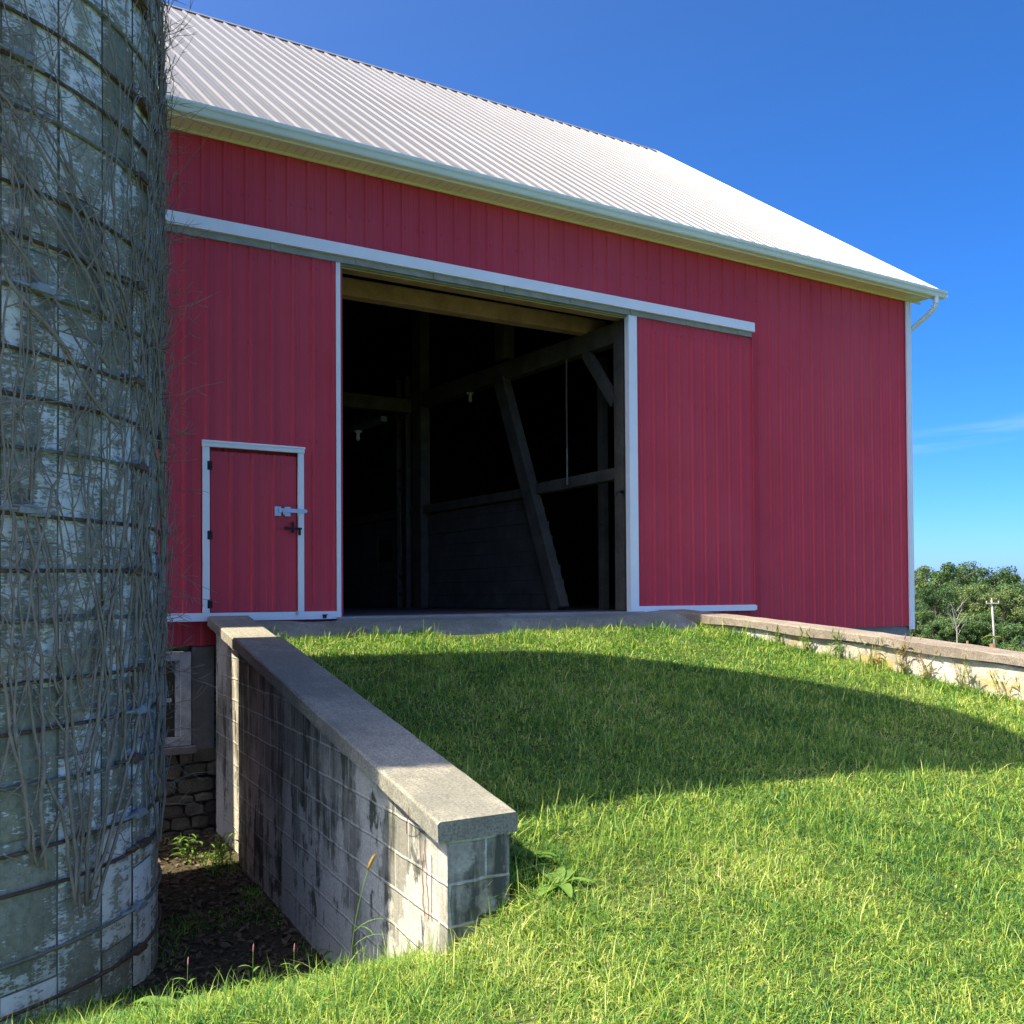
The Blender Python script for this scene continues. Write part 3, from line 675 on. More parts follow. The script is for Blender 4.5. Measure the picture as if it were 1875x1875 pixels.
# ------------------------------------------------------------------ retaining walls
def set_uv(o, fn):
    me = o.data; uvl = me.uv_layers.new(name='UVMap')
    for p in me.polygons:
        n = p.normal
        for li in p.loop_indices:
            uvl.data[li].uv = fn(me.vertices[me.loops[li].vertex_index].co, n)
def wall_uv(co, n):
    if abs(n.z) > .7: return (co.y, co.x)
    return (co.y + 3.1, co.z + 5.03) if abs(n.x) > abs(n.y) else (co.x + 7.0, co.z + 5.03)
def slab(m, f0, f1, y0, y1, zt, th, n=30, jit=.004):
    """sloped slab between side functions f0,f1(Y), top zt(Y), thickness th"""
    sec = []
    for i in range(n + 1):
        y = y0 + (y1 - y0) * i / n; a, b, z = f0(y), f1(y), zt(y); t = th(y) if callable(th) else th
        j = lambda: (random.random() - .5) * jit
        c = .012
        sec.append([(a + j(), y, z - t), (a + j(), y, z - c + j()), (a + c + j(), y, z + j() * .5), (b - c + j(), y, z + j() * .5), (b + j(), y, z - c + j()), (b + j(), y, z - t)])
    vs = [p for s_ in sec for p in s_]; fs = []
    for i in range(n):
        for k in range(6): fs.append((i*6 + k, (i+1)*6 + k, (i+1)*6 + (k+1) % 6, i*6 + (k+1) % 6))
    fs += [tuple(range(6)), tuple(n*6 + k for k in range(5, -1, -1))]
    m.add(vs, fs)
capL = lambda Y: -.155 - .1478 * (10.5 - Y) if Y > 10.5 else (-.162 - .1465 * (10.5 - Y) if Y > 9.05 else -.350 - .1530 * (9.05 - Y))
lw = empty('retaining_wall', (2.6, 7, -2.4), 'stained concrete-block retaining wall beside the silo with sloping concrete cap', 'wall')
m = MB(); slab(m, lambda Y: XL(Y) + .055, lambda Y: XL(Y) + .40, 4.262, 9.05, lambda Y: capL(Y) - .10, lambda Y: capL(Y) - .1 + 2.75, 24, .006)
o = m.build('block_wall', BLOCK, lw); set_uv(o, wall_uv)
m = MB(); slab(m, lambda Y: XL(Y) + .12, lambda Y: XL(Y) + .41, 9.052, 10.44, lambda Y: capL(Y) - .10, lambda Y: capL(Y) - .1 + 2.75, 8, .006)
o = m.build('block_wall', BLOCK, lw); set_uv(o, wall_uv)
m = MB(); slab(m, XL, lambda Y: XL(Y) + .45, 4.255, 9.06, capL, .10, 40, .006); m.build('cap', CAP, lw)
m = MB(); slab(m, lambda Y: XL(Y) + .02, lambda Y: XL(Y) + .45, 9.062, 10.36, lambda Y: capL(Y) - .012, .10, 12, .005); m.build('cap', CAP, lw)
capR = lambda Y: -.197 - .075 * (10.5 - Y) - .0045 * (10.5 - Y) ** 2
rw = empty('retaining_wall', (9.5, 7, -1.5), 'pale lichen-spotted retaining wall on the right edge of the grass ramp', 'wall')
m = MB(); slab(m, lambda Y: XR(Y) + .045, lambda Y: XR(Y) + .40, 3.0, 10.44, lambda Y: capR(Y) - .11, 1.9, 30, .012)
o = m.build('concrete_wall', PARGE, rw); set_uv(o, wall_uv)
m = MB(); slab(m, XR, lambda Y: XR(Y) + .46, 2.98, 10.36, capR, lambda Y: .105 + .012 * math.sin(Y * 4), 60, .014); m.build('cap', CAP2, rw)

# ------------------------------------------------------------------ silo
silo = empty('silo', (CX, CY, -2.3), 'round concrete-stave silo with peeling whitewash and iron hoops, vines on it', 'silo')
ND = 36; DTH = 2 * math.pi / ND; TH0 = R_(-64.42)
V = []; Q = []; T1 = []; E1 = []; U1 = []
zb, rows, RH = -2.75, 10, .76
for c in range(ND):
    a0 = TH0 + c * DTH + .0035; a1 = TH0 + (c + 1) * DTH - .0035
    for r in range(-1, rows + 1):
        z0 = zb + r * RH + (.38 if c % 2 else 0) + .004; z1 = z0 + RH - .008
        if z1 < -3.0 or z0 > 5.0: continue
        dr = random.uniform(-.004, .004); t = random.random() ** 1.3
        if random.random() < .15: t = -.6
        us = [0, .06, .5, .94, 1]; ws = [0, .04, .5, .96, 1]
        b = len(V)
        for wi, wv in enumerate(ws):
            for ui, uu in enumerate(us):
                ed = ui in (0, 4) or wi in (0, 4)
                rr = CR + dr - (.008 if ed else 0) - (0.004 if not ed and False else 0)
                a = a0 + (a1 - a0) * uu; z = z0 + (z1 - z0) * wv
                rr *= math.cos((a1 - a0) / 2) / math.cos(a - (a0 + a1) / 2) if False else 1
                V.append((CX + rr * math.cos(a), CY + rr * math.sin(a), z)); T1.append(t)
                E1.append(1.0 if (wi in (0, 1, 3, 4) or ui in (0, 1, 3, 4)) else 0.0); U1.append((a * CR, z))
        for wi in range(4):
            for ui in range(4): i = b + wi * 5 + ui; Q.append((i, i + 1, i + 6, i + 5))
# backing cylinder and an unseen top, slanted to shape the cast shadow
b = len(V); n = 96
for k in range(n + 1):
    a = 2 * math.pi * k / n
    yy = CY + (CR - .012) * math.sin(a)
    for z in (-3.0, 4.9): V.append((CX + (CR - .014) * math.cos(a), CY + (CR - .014) * math.sin(a), z)); T1.append(1.); E1.append(0.); U1.append((a * CR, z))
    zt = 8.55 - 1.2 * math.sin(a)
    V.append((CX + CR * math.cos(a), CY + CR * math.sin(a), zt)); T1.append(.5); E1.append(0.); U1.append((a * CR, zt))
for k in range(n):
    i = b + k * 3; Q += [(i, i + 3, i + 4, i + 1), (i + 1, i + 4, i + 5, i + 2)]
me = np_mesh('stave_wall', np.array(V), np.array(Q), np.zeros((0, 3), int), SILO, {'tint': T1, 'edge': E1})
uvl = me.uv_layers.new(name='UVMap'); vi = np.empty(len(me.loops), np.int32); me.loops.foreach_get('vertex_index', vi)
uvl.data.foreach_set('uv', np.array(U1, np.float32)[vi].ravel())
o = bpy.data.objects.new('stave_wall', me); link(o); o.parent = silo; o.matrix_parent_inverse = Matrix.Translation(-Vector(silo.location))
m = MB(); vs = []
for k in range(48):
    a = 2 * math.pi * k / 48; vs.append((CX + (CR + .05) * math.cos(a), CY + (CR + .05) * math.sin(a), 8.57 - 1.2 * math.sin(a)))
m.add(vs + [(x, y, z + .06) for x, y, z in vs], [tuple(range(47, -1, -1)), tuple(range(48, 96))] + [(i, (i + 1) % 48, 48 + (i + 1) % 48, 48 + i) for i in range(48)])
m.build('roof', ROOF, silo)  # invented tilted lid, out of view, shaped for the shadow it throws
hoops = [-2.10, -1.845, -1.49, -1.299, -.961, -.685, -.435, -.117, .142, .436, .767, 1.038, 1.274, 1.59, 1.852, 2.105, 2.522, 2.76, 2.99, 3.3, 3.6, 3.9, 4.2]
lug_th = [R_(-34.5), R_(-60), R_(-33), R_(95)]
for i, hz in enumerate(hoops):
    m = MB(); rr = CR + .013
    wob = random.uniform(0, 6.28); amp = random.uniform(.002, .01)
    m.tube([(CX + rr * math.cos(a), CY + rr * math.sin(a), hz + amp * math.sin(2 * a + wob) + .003 * math.sin(9 * a + wob)) for a in (2 * math.pi * k / 120 for k in range(120))], .0105, 8, True)
    h = m.build('hoop', RUST if i % 3 != 1 else GREENROD, silo, smooth=True)
    th = lug_th[i % 4] + R_(random.uniform(-2, 2)) if i not in (0, 1, 3, 5, 6) else R_(-34.2)
    m = MB(); r3 = CR + .035
    pt = lambda a, r, z: Vector((CX + r * math.cos(a), CY + r * math.sin(a), z))
    m.bar(pt(th - .035, r3, hz + .014), pt(th + .03, r3, hz + .014), .05, .034)
    m.bar(pt(th - .02, r3 + .01, hz + .034), pt(th + .015, r3 + .01, hz + .034), .03, .02)
    m.tube([pt(th - .1 + .02 * k, CR + .034 - (.016 if k == 0 else 0), hz + .018) for k in range(6)], .011, 7)
    m.tube([pt(th + .0 + .02 * k, CR + .034, hz - .004) for k in range(4)], .012, 7)
    m.build('lug', CASTLUG if i % 2 else RUST, h, bevel=.006)

# ------------------------------------------------------------------ dead vines on the silo
def cylp(th, z, r): return Vector((CX + r * math.cos(th), CY + r * math.sin(th), z))
def vine_stem(m, th, z, ztop, drift, rad, off=.016, wig=.05, twigs=.5, step=.09):
    pts = []; rs = []; v = 0; r = CR + off + rad; z0 = z
    ph = random.uniform(0, 6)
    while z < ztop:
        fr = (z - z0) / max(ztop - z0, .1)
        v = v * .8 + random.gauss(0, wig) * .33
        th += (drift + v) * step / CR * 1.6
        rr = r + abs(random.gauss(0, .006)) + .012 * (math.sin(z * 5 + ph) ** 2)
        pts.append(cylp(th, z, rr)); rs.append(rad * (1 - .65 * fr))
        if random.random() < twigs * step * 6:
            twig(m, th, z, rr, random.uniform(.08, .45), rad * .4)
        z += step * random.uniform(.7, 1.3)
    if len(pts) > 2: m.tube(pts, rs, 5)
    return th
def twig(m, th, z, r, ln, rad, out=.02, up=None):
    rad = max(min(rad, .004), .0016)
    a = random.choice((-1, 1)) * random.uniform(.2, 1.3) if up is None else up
    n = max(3, int(ln / .05)); pts = []; rr = r; dth, dz = math.sin(a), math.cos(a) * random.choice((1, 1, -.4))
    for k in range(n):
        pts.append(cylp(th, z, rr))
        dth += random.gauss(0, .25); dz += random.gauss(0, .25); th += dth * ln / n / CR; z += dz * ln / n
        rr = max(CR + .012, rr + random.gauss(out, .012) * ln / n * 8)
        if k == n // 2 and ln > .2 and random.random() < .6: twig(m, th, z, rr, ln * .5, rad * .7, out)
    m.tube(pts, [rad * (1 - .6 * k / n) for k in range(n)], 4)
D = R_
VG = 'dead vines climbing the silo'
def vine_obj(m, label):
    o = m.build('dead_vine', VINE, smooth=True); tag(o, label, 'vine', VG)
m = MB()
for k in range(5): vine_stem(m, D(-60.5 + k * .7), -1.28 - .03 * k, random.uniform(1.5, 4.2), random.uniform(-.12, .10), random.uniform(.008, .015), wig=.22)
for k in range(5): vine_stem(m, D(-58 + k), random.uniform(-.9, .2), random.uniform(1.0, 3.0), random.uniform(-.4, .3), random.uniform(.004, .007), wig=.4)
vine_obj(m, 'dead vine with two thick twisting trunks near the left edge of the photo')
m = MB()
for k in range(9): vine_stem(m, D(-52.6 + k * .45), -1.72 + random.uniform(0, .15), random.uniform(.2, 4.2), random.uniform(-.06, .34) if k > 3 else random.uniform(-.2, .1), random.uniform(.007, .013), wig=.2)
for k in range(9): vine_stem(m, D(-51.5 + k * .35), random.uniform(-1.0, -.2), random.uniform(1.0, 4.0), random.uniform(-.35, .35), random.uniform(.004, .008), wig=.35)
vine_obj(m, 'thick bundle of dead vine stems fanning up from the middle of the silo')
m = MB()
for k in range(7): vine_stem(m, D(-45 + k * 1.6), random.uniform(-1.1, -.5), random.uniform(1.5, 4.2), random.uniform(-.1, .2), random.uniform(.006, .011), wig=.25)
vine_obj(m, 'thin dead vine right of the stem bundle, climbing past the hoop lugs')
m = MB()
for k in range(24):
    vine_stem(m, D(random.uniform(-31, -10)), random.choice((-1.4, -1.2, -.9, -.4, .2, .8)) + random.uniform(-.2, .2), 4.4, random.uniform(-.09, .08), random.uniform(.005, .013), off=random.uniform(.004, .022), wig=.32, twigs=.8)
for k in range(150):
    z = random.uniform(-1.3, 4.0); th = D(random.uniform(-24, -8)); ln = random.uniform(.10, .34) if random.random() < .8 else random.uniform(.35, .6)
    pts = []; p = cylp(th, z, CR + .02); d = Vector((math.cos(th - .6), math.sin(th - .6), random.uniform(-.4, .5))).normalized()
    n = 6
    for q in range(n): pts.append(p.copy()); p = p + d * ln / n; d = (d + Vector((random.gauss(0, .18), random.gauss(0, .18), random.gauss(.03, .2)))).normalized()
    m.tube(pts, [.0030 * (1 - .12 * q) for q in range(n)], 4)
    if ln > .2:
        p = pts[3]; e = (d + Vector((0, 0, random.choice((-.8, .8))))).normalized(); m.tube([p, p + e * .05, p + e * .1 + Vector((.01, 0, .01))], [.0022, .0018, .0012], 4)
vine_obj(m, 'dense mat of dead vine down the right edge of the silo with twigs sticking out')
m = MB()
for k in range(9): vine_stem(m, D(-36 - k * .8), random.uniform(.9, 1.8), 4.4, random.uniform(-.75, -.3), random.uniform(.005, .012), off=.02, wig=.38, twigs=.9)
for k in range(10): vine_stem(m, D(random.uniform(-62, -35)), random.uniform(.4, 2.2), 4.4, random.uniform(-.6, .5), random.uniform(.003, .007), wig=.45, twigs=.9)
vine_obj(m, 'heavy dead vine slanting up to the left across the upper silo')
m = MB()
for k in range(130): twig(m, D(random.uniform(-78, -20)), random.uniform(-1.2, 4), CR + .02, random.uniform(.12, .6), .004)
for k in range(10): vine_stem(m, D(random.uniform(-100, -66)), -1.2, 4.2, random.uniform(-.1, .1), .008, wig=.25)
vine_obj(m, 'fine net of dead side twigs spread over the whole silo face')

# ------------------------------------------------------------------ lawn
def in_view(P, pad=.16):
    ang = np.arctan2(P[:, 0], P[:, 1]) - yaw
    return (np.abs(ang) < math.atan(937 / 1830) + pad)
def lawn_points(x0, x1, y0, y1, dens):
    n = int((x1 - x0) * (y1 - y0) * dens); P = np.stack([rng.uniform(x0, x1, n), rng.uniform(y0, y1, n)], 1)
    return P[in_view(P)]
def strip_grass(P, hmin, hmax, wid, tint0, tint1, lean=.5, seg=3):
    """one bent tapering blade per point -> V, quads, tris, tint"""
    n = len(P); X, Y = P[:, 0], P[:, 1]; Z = gz(X, Y) - .012
    h = rng.uniform(hmin, hmax, n) * P[:, 2]; a = rng.uniform(0, 2 * np.pi, n); le = np.abs(rng.normal(0, lean, n)) + .1
    wv = wid * rng.uniform(.6, 1.3, n) * P[:, 3]
    dx, dy = np.cos(a), np.sin(a); b = a + np.pi / 2 + rng.normal(0, .5, n); wx, wy = np.cos(b), np.sin(b)
    ts = np.array([0, .4, .75, 1.0]); V = np.zeros((n, 7, 3)); k = 0
    for i, t in enumerate(ts):
        off = h * le * t ** 1.8; up = h * t * (1 - .25 * le * t ** 2); up = np.maximum(up, .004)
        cx, cy, cz = X + dx * off, Y + dy * off, Z + up
        if i < 3:
            ww = wv * (1, .9, .6)[i] / 2
            V[:, k] = np.stack([cx - wx * ww, cy - wy * ww, cz], 1); V[:, k + 1] = np.stack([cx + wx * ww, cy + wy * ww, cz], 1); k += 2
        else: V[:, 6] = np.stack([cx, cy, cz], 1)
    tint = np.clip(rng.uniform(tint0, tint1, n) + P[:, 4], 0, 1)
    base = np.arange(n)[:, None] * 7
    q = np.concatenate([base + np.array([0, 1, 3, 2]), base + np.array([2, 3, 5, 4])]); t = base + np.array([4, 5, 6])
    return V.reshape(-1, 3), q, t, np.repeat(tint, 7)
def decorate(P):
    """columns: x, y, height factor, width factor, tint offset; drops points off the lawn"""
    X, Y = P[:, 0], P[:, 1]; d = np.hypot(X, Y)
    edge = 9.72 + (vnoise(X, Y, .45) - .5) * .4 + .1 * np.sin(X * 2.1)
    inramp = (X > XL(Y) + .42) & (X < XR(Y) + .06)
    front = (Y < 4.22)
    left = (X < XL(Y) + .03) & (Y >= 4.22) & (np.hypot(X - CX, Y - CY) > CR + .02)
    ok = (inramp | front | left) & (Y < edge)
    gl = left & (Y > 5.3)
    ok &= ~(gl & (vnoise(X, Y, .5) + rng.random(len(X)) * .5 < .92 - .5 * sst(6.2, 5.2, Y)))
    hf = .8 + 1.1 * vnoise(X, Y, .55) * vnoise(X + 50, Y, .17)
    nearwall = sst(.55, 0, np.abs(X - (XL(4.2) + .2)) - .3) * sst(3.4, 4.0, Y) * sst(5, 4.4, Y)
    nl = sst(2.2, 1.6, X) * sst(3.6, 4.2, Y)
    inner = inramp * np.maximum(sst(XL(Y) + .62, XL(Y) + .43, X), sst(XR(Y) - .3, XR(Y), X)) 
    hf = hf + .35 * nearwall + .15 * nl + .6 * inner + .4 * sst(9.4, 9.8, Y)
    wf = .8 + d * .06
    tint = (vnoise(X, Y, .8) - .5) * .22 + (vnoise(X + 9, Y + 3, .2) - .5) * .25
    D_ = np.stack([X, Y, hf, wf, tint], 1)[ok]
    return D_
parts = []
for (x0, x1, y0, y1, de, zw) in ((-.8, 5.6, 1.9, 4.6, 8500, .8), (-.8, 7, 4.6, 6.0, 5600, .95), (5.6, 9.5, 1.5, 4.6, 5600, .95), (7, 11, 4.6, 6.0, 4200, 1.05), (-.6, 10.2, 6.0, 7.8, 4200, 1.05), (2.4, 10, 7.8, 10.0, 3400, 1.15)):
    P = decorate(lawn_points(x0, x1, y0, y1, de)); P[:, 3] *= zw
    parts.append(strip_grass(P[::2], .03, .07, .0056, .0, .72, .95)); parts.append(strip_grass(P[1::2], .03, .06, .0058, .1, .85, 1.3))
    parts.append(strip_grass(P[rng.random(len(P)) < .05], .07, .15, .0050, .1, .85, .5))
    parts.append(strip_grass(P[rng.random(len(P)) < .06], .025, .05, .0042, .72, 1.0, 1.6))
    c = P[rng.random(len(P)) < .07].copy(); c[:, 3] *= 2.8; parts.append(strip_grass(c, .018, .04, .0062, .3, .85, 1.8))
vo = 0; VV = []; QQ = []; TT = []; AA = []
for v, q, t, a in parts:
    VV.append(v); QQ.append(q + vo); TT.append(t + vo); AA.append(a); vo += len(v)
gm = np_mesh('grass', np.concatenate(VV), np.concatenate(QQ), np.concatenate(TT), GRASS, {'tint': np.concatenate(AA)})
o = bpy.data.objects.new('grass', gm); link(o); tag(o, kind='stuff', cat='grass', label='short green mown grass over the ramp and yard')
print('grass verts', vo)

# dry leaves and crumbs on the passage floor
n = 2600; X = rng.uniform(.9, 2.9, n); Y = rng.uniform(5.6, 10.4, n); ok = (X < XL(Y) + .06) & (np.hypot(X - CX, Y - CY) > CR + .03); X = X[ok]; Y = Y[ok]; n = len(X)
a = rng.uniform(0, 6.28, n); L_ = rng.uniform(.012, .045, n); tl = rng.normal(0, .35, (n, 2)); Z = gz(X, Y) + .012 + rng.uniform(0, .014, n); V = np.zeros((n, 4, 3))
for k, (u, v) in enumerate(((-1, 0), (0, -.45), (1, 0), (0, .45))):
    dx = (u * np.cos(a) - v * np.sin(a)) * L_; dy = (u * np.sin(a) + v * np.cos(a)) * L_
    V[:, k] = np.stack([X + dx, Y + dy, Z + dx * tl[:, 0] + dy * tl[:, 1] + (.006 if k % 2 else 0)], 1)
LITTER = simple('dry_leaf_litter', (.14, .10, .065), .9, .6, 9)
lm = np_mesh('leaf_litter', V.reshape(-1, 3), np.arange(n * 4).reshape(-1, 4), np.zeros((0, 3), int), LITTER)
o = bpy.data.objects.new('leaf_litter', lm); link(o); tag(o, kind='stuff', cat='leaf litter', label='dry brown leaf litter on the passage floor beside the silo')

# ------------------------------------------------------------------ weeds
def leaf_strip(m, base, d, ln, wd, droop=.5, n=5, tn=None):
    d = Vector(d).normalized(); side = d.cross(Vector((0, 0, 1))); side = side.normalized() if side.length > .05 else Vector((1, 0, 0))
    p = Vector(base); vs = []; fs = []
    for i in range(n + 1):
        t = i / n; ww = wd * (math.sin(math.pi * min(.98, (t * .86 + .1))) ** .8)
        up = Vector((0, 0, .15 * ww)); vs += [p - side * ww / 2 + up, p, p + side * ww / 2 + up]
        p = p + d * ln / n; d = (d + Vector((0, 0, -droop / n))).normalized()
    for i in range(n):
        b = i * 3; fs += [(b, b + 1, b + 4, b + 3), (b + 1, b + 2, b + 5, b + 4)]
    b = m.add(vs, fs); return b
def weed_build(m, name, label, cat, group, tints, loc):
    me = bpy.data.meshes.new(name); me.from_pydata(m.v, [], m.f); me.materials.append(WEED); me.shade_smooth()
    at = me.attributes.new('tint', 'FLOAT', 'POINT'); at.data.foreach_set('value', np.array(tints(len(m.v), m.v), np.float32))
    o = bpy.data.objects.new(name, me); link(o); o.location = loc; return tag(o, label, cat, group)
def broadleaf(name, loc, n, ln, wd, label, t=.55):
    m = MB()
    for k in range(n):
        a = k * 2.4 + random.uniform(-.3, .3); e = random.uniform(.25, 1.0)
        leaf_strip(m, (0, 0, .01), (math.cos(a), math.sin(a), e), ln * random.uniform(.7, 1.1), wd * random.uniform(.7, 1.1), random.uniform(.6, 1.4), 6)
    return weed_build(m, name, label, 'weed', None, lambda N, v: np.full(N, t) + rng.normal(0, .06, N), loc)
def gpt(x, y, dz=0): return (x, y, float(gz(x, y)) + dz)
broadleaf('dock_weed', gpt(2.86, 4.16), 9, .19, .075, 'broad-leaved dock weed at the near end of the block wall')
broadleaf('dock_weed', gpt(1.08, 4.62), 8, .20, .09, 'broad-leaved weed in the lit grass below the silo', .5)
broadleaf('dock_weed', gpt(2.86, 4.45), 8, .22, .07, 'dark broad-leaved weed in the shadow behind the wall end', .2)
def stalk_weed(name, loc, n, h, label, cat, group, tlo, thi, leaf=.11, seed_head=True, lw=.014):
    m = MB(); tl = []
    for k in range(n):
        a = random.uniform(0, 6.28); le = random.uniform(.05, .35); hh = h * random.uniform(.6, 1.1); bx, by = random.gauss(0, .05), random.gauss(0, .05)
        pts = [Vector((bx + math.cos(a) * le * hh * t * t, by + math.sin(a) * le * hh * t * t, hh * t)) for t in (0, .25, .5, .75, 1)]
        t0 = random.uniform(tlo, thi); b = len(m.v)
        m.tube(pts, [.003, .0028, .0024, .002, .0014], 4)
        for j in range(int(hh / .06)):
            t = random.uniform(.1, .95); p = pts[0].lerp(pts[4], t); p = pts[min(3, int(t * 4))].lerp(pts[min(4, int(t * 4) + 1)], t * 4 - int(t * 4)); b2 = random.uniform(0, 6.28)
            leaf_strip(m, p, (math.cos(b2), math.sin(b2), random.uniform(.3, 1)), leaf * random.uniform(.6, 1.2), lw * random.uniform(.7, 1.3), 1.2, 4)
        if seed_head: m.tube([pts[4], pts[4] + (pts[4] - pts[3]).normalized() * .03, pts[4] + (pts[4] - pts[3]).normalized() * .07], [.003, .0055, .001], 5)
        tl += [t0] * (len(m.v) - b)
    return weed_build(m, name, label, cat, group, lambda N, v: np.array(tl), loc)
WG = 'weeds along the foot of the right wall'
for (y, h, tl, th, lab) in ((8.55, .20, .3, .7, 'low green weed at the foot of the right wall nearest the barn'), (8.15, .26, .35, .75, 'leafy green weed against the right wall, second from the barn'),
        (7.75, .30, .35, .7, 'bushy green weed against the middle of the right wall'), (7.35, .30, .6, .95, 'yellowing weed just before the yellow lichen on the right wall'),
        (7.0, .40, .8, .92, 'tall yellow-leaved weed against the lichened patch of the right wall'), (6.72, .30, .7, 1.0, 'thin reddish-brown weed beside the yellow-leaved weed'),
        (6.35, .32, .4, .9, 'green weed with seed stalks by the right end of the right wall'), (5.95, .26, .4, .8, 'small weed at the wall foot nearest the right picture edge')):
    stalk_weed('weed', gpt(float(XR(y)) - .03, y), 9, h, lab, 'weed', WG, tl, th)
stalk_weed('weed', gpt(2.55, 9.0), 16, .30, 'sunlit leafy weed at the foot of the block wall in the passage', 'weed', None, .4, .75, .10, False, .022)
stalk_weed('weed', gpt(2.35, 9.35), 12, .26, 'bushy weed half in shade on the passage floor below the window', 'weed', None, .3, .6, .10, False, .022)
stalk_weed('weed', gpt(2.22, 5.75), 8, .24, 'dark green weed in the shade at the base of the stained block wall', 'weed', None, .1, .3, .10, False, .03)
def foxtail(loc, h, lean, a, label, head=.07, hw=.007, t=.9, grp=None):
    m = MB(); pts = [Vector((math.cos(a) * lean * h * t_ ** 2, math.sin(a) * lean * h * t_ ** 2, h * t_ * (1 - .12 * lean * t_))) for t_ in np.linspace(0, 1, 8)]
    m.tube(pts, .002, 5); b = len(m.v); d = (pts[-1] - pts[-2]).normalized(); p = pts[-1]; hp = [p]
    for k in range(6): d = (d + Vector((math.cos(a), math.sin(a), -1.0)) * min(.42, lean * 1.6 if head > .1 else lean * .22)).normalized(); p = p + d * head / 6; hp.append(p)
    m.tube(hp, [hw * .5, hw, hw * 1.1, hw * 1.05, hw, hw * .8, hw * .2], 7)
    for k in range(90):
        q = random.choice(hp); e = Vector((random.gauss(0, 1), random.gauss(0, 1), random.gauss(0, 1))).normalized(); m.tube([q, q + e * hw * 2.1], [.0006, .0003], 3)
    c = len(m.v)
    for k in range(3):
        z = random.uniform(.1, .6); b2 = a + random.uniform(-2, 2); leaf_strip(m, pts[int(z * 7)], (math.cos(b2), math.sin(b2), .8), h * .4, .01, 1.3, 5)
    return weed_build(m, 'foxtail_grass', label, 'grass stalk', grp, lambda N, v: np.array([.5] * b + [t] * (c - b) + [.45] * (N - c)), loc)
foxtail(gpt(1.92, 4.58), .52, .22, .3, 'single foxtail stalk with golden seed head before the block wall', .085, .0085)
FG = 'arching foxtails beyond the right wall'
foxtail((10.20, 6.33, -.98), .50, .20, 2.6, 'left one of two arching green foxtails above the right wall', .15, .0075, .72, FG)
foxtail((10.30, 6.30, -.98), .49, .22, 2.6, 'right one of two arching green foxtails above the right wall', .15, .0075, .72, FG)
stalk_weed('weed', (10.75, 6.0, -1.1), 8, .5, 'green leafy weed rising behind the right wall beside the foxtails', 'weed', None, .3, .6, .2, False, .025)
PINK = simple('pink_smartweed_flower', (.42, .16, .20), .8, .3, 40)
def smartweed(loc, h, label):
    e = empty('smartweed', loc, label, 'weed', 'pink smartweeds in the lit grass')
    m = MB(); m.tube([(0, 0, 0), (.01, 0, h * .5), (.015, .01, h)], [.002, .0018, .0015], 5)
    for k in range(5): a = k * 2.3; leaf_strip(m, (.008, 0, h * (.2 + .12 * k)), (math.cos(a), math.sin(a), .6), .07, .014, 1, 4)
    o = m.build('stem', WEED, e, local=True); at = o.data.attributes.new('tint', 'FLOAT', 'POINT'); at.data.foreach_set('value', np.full(len(o.data.vertices), .45, np.float32))
    m = MB(); m.tube([(.015, .01, h), (.016, .01, h + .012), (.017, .01, h + .03), (.018, .01, h + .04)], [.0015, .003, .0028, .001], 6); m.build('flower_spike', PINK, e, local=True)
smartweed(gpt(1.48, 4.75), .22, 'pink smartweed left of the foxtail, closer to it'); smartweed(gpt(1.16, 4.7), .20, 'pink smartweed spike nearest the silo base'); smartweed(gpt(1.72, 4.85), .21, 'pink smartweed spike just left of the foxtail stalk')
# red creeper on the near end of the block wall
m = MB()
for k in range(3):
    y = 4.55 - .05 * k; z = -1.62; pts = []
    while z < -1.17 - .05 * k: pts.append(Vector((XL(y) + .05, y, z))); z += .03; y += random.gauss(0, .008)
    m.tube(pts, .0018, 4)
pts = [Vector((XL(4.78) + .045, 4.78, -1.25)), Vector((XL(4.7) + .0, 4.68, -1.17)), Vector((XL(4.65) - .01, 4.62, -1.12)), Vector((XL(4.6) - .006, 4.62, -1.08))]; m.tube(pts, .002, 4)
CREEP = simple('red_creeper_stem', (.22, .07, .04), .8, .3, 30)
o = m.build('creeper_vine', CREEP); tag(o, 'thin red creeper stems on the sunlit end of the block wall', 'vine')

# ------------------------------------------------------------------ trees and the far field
def crown_mesh(name, seed, n=3200, w_=5.0, h_=9.0, sz=.42):
    r = np.random.default_rng(seed); lob = []
    for k in range(34):
        a = r.uniform(0, 6.28); z = r.uniform(.12, 1) ** .9; rad = w_ * .62 * math.sqrt(max(.08, 1 - (abs(z - .45) / .62) ** 2)) * r.uniform(.3, 1)
        lob.append((math.cos(a) * rad, math.sin(a) * rad, h_ * z, r.uniform(.5, 1.3) * w_ * .17))
    V = []; T = []
    lobi = r.integers(0, len(lob), n)
    for k in range(n):
        x, y, z, q = lob[lobi[k]]; d = r.normal(0, 1, 3); d /= np.linalg.norm(d); rr = q * r.uniform(.55, 1.12)
        p = np.array([x, y, z]) + d * rr * np.array([1, 1, .8])
        nrm = d + r.normal(0, .55, 3); nrm /= np.linalg.norm(nrm); t1 = np.cross(nrm, r.normal(0, 1, 3)); t1 /= np.linalg.norm(t1); t2 = np.cross(nrm, t1); s_ = sz * r.uniform(.5, 1.2)
        V += [p - t1 * s_ * .6, p - t2 * s_ * .35 + nrm * s_ * .1, p + t1 * s_ * .6, p + t2 * s_ * .35 + nrm * s_ * .1]
        T += [np.clip(.25 + .5 * (lobi[k] * 37 % 34) / 34 * .9 + r.normal(0, .15), 0, 1)] * 4
    Q = np.arange(n * 4).reshape(-1, 4)
    return np_mesh(name, np.array(V), Q, np.zeros((0, 3), int), LEAF, {'tint': T})
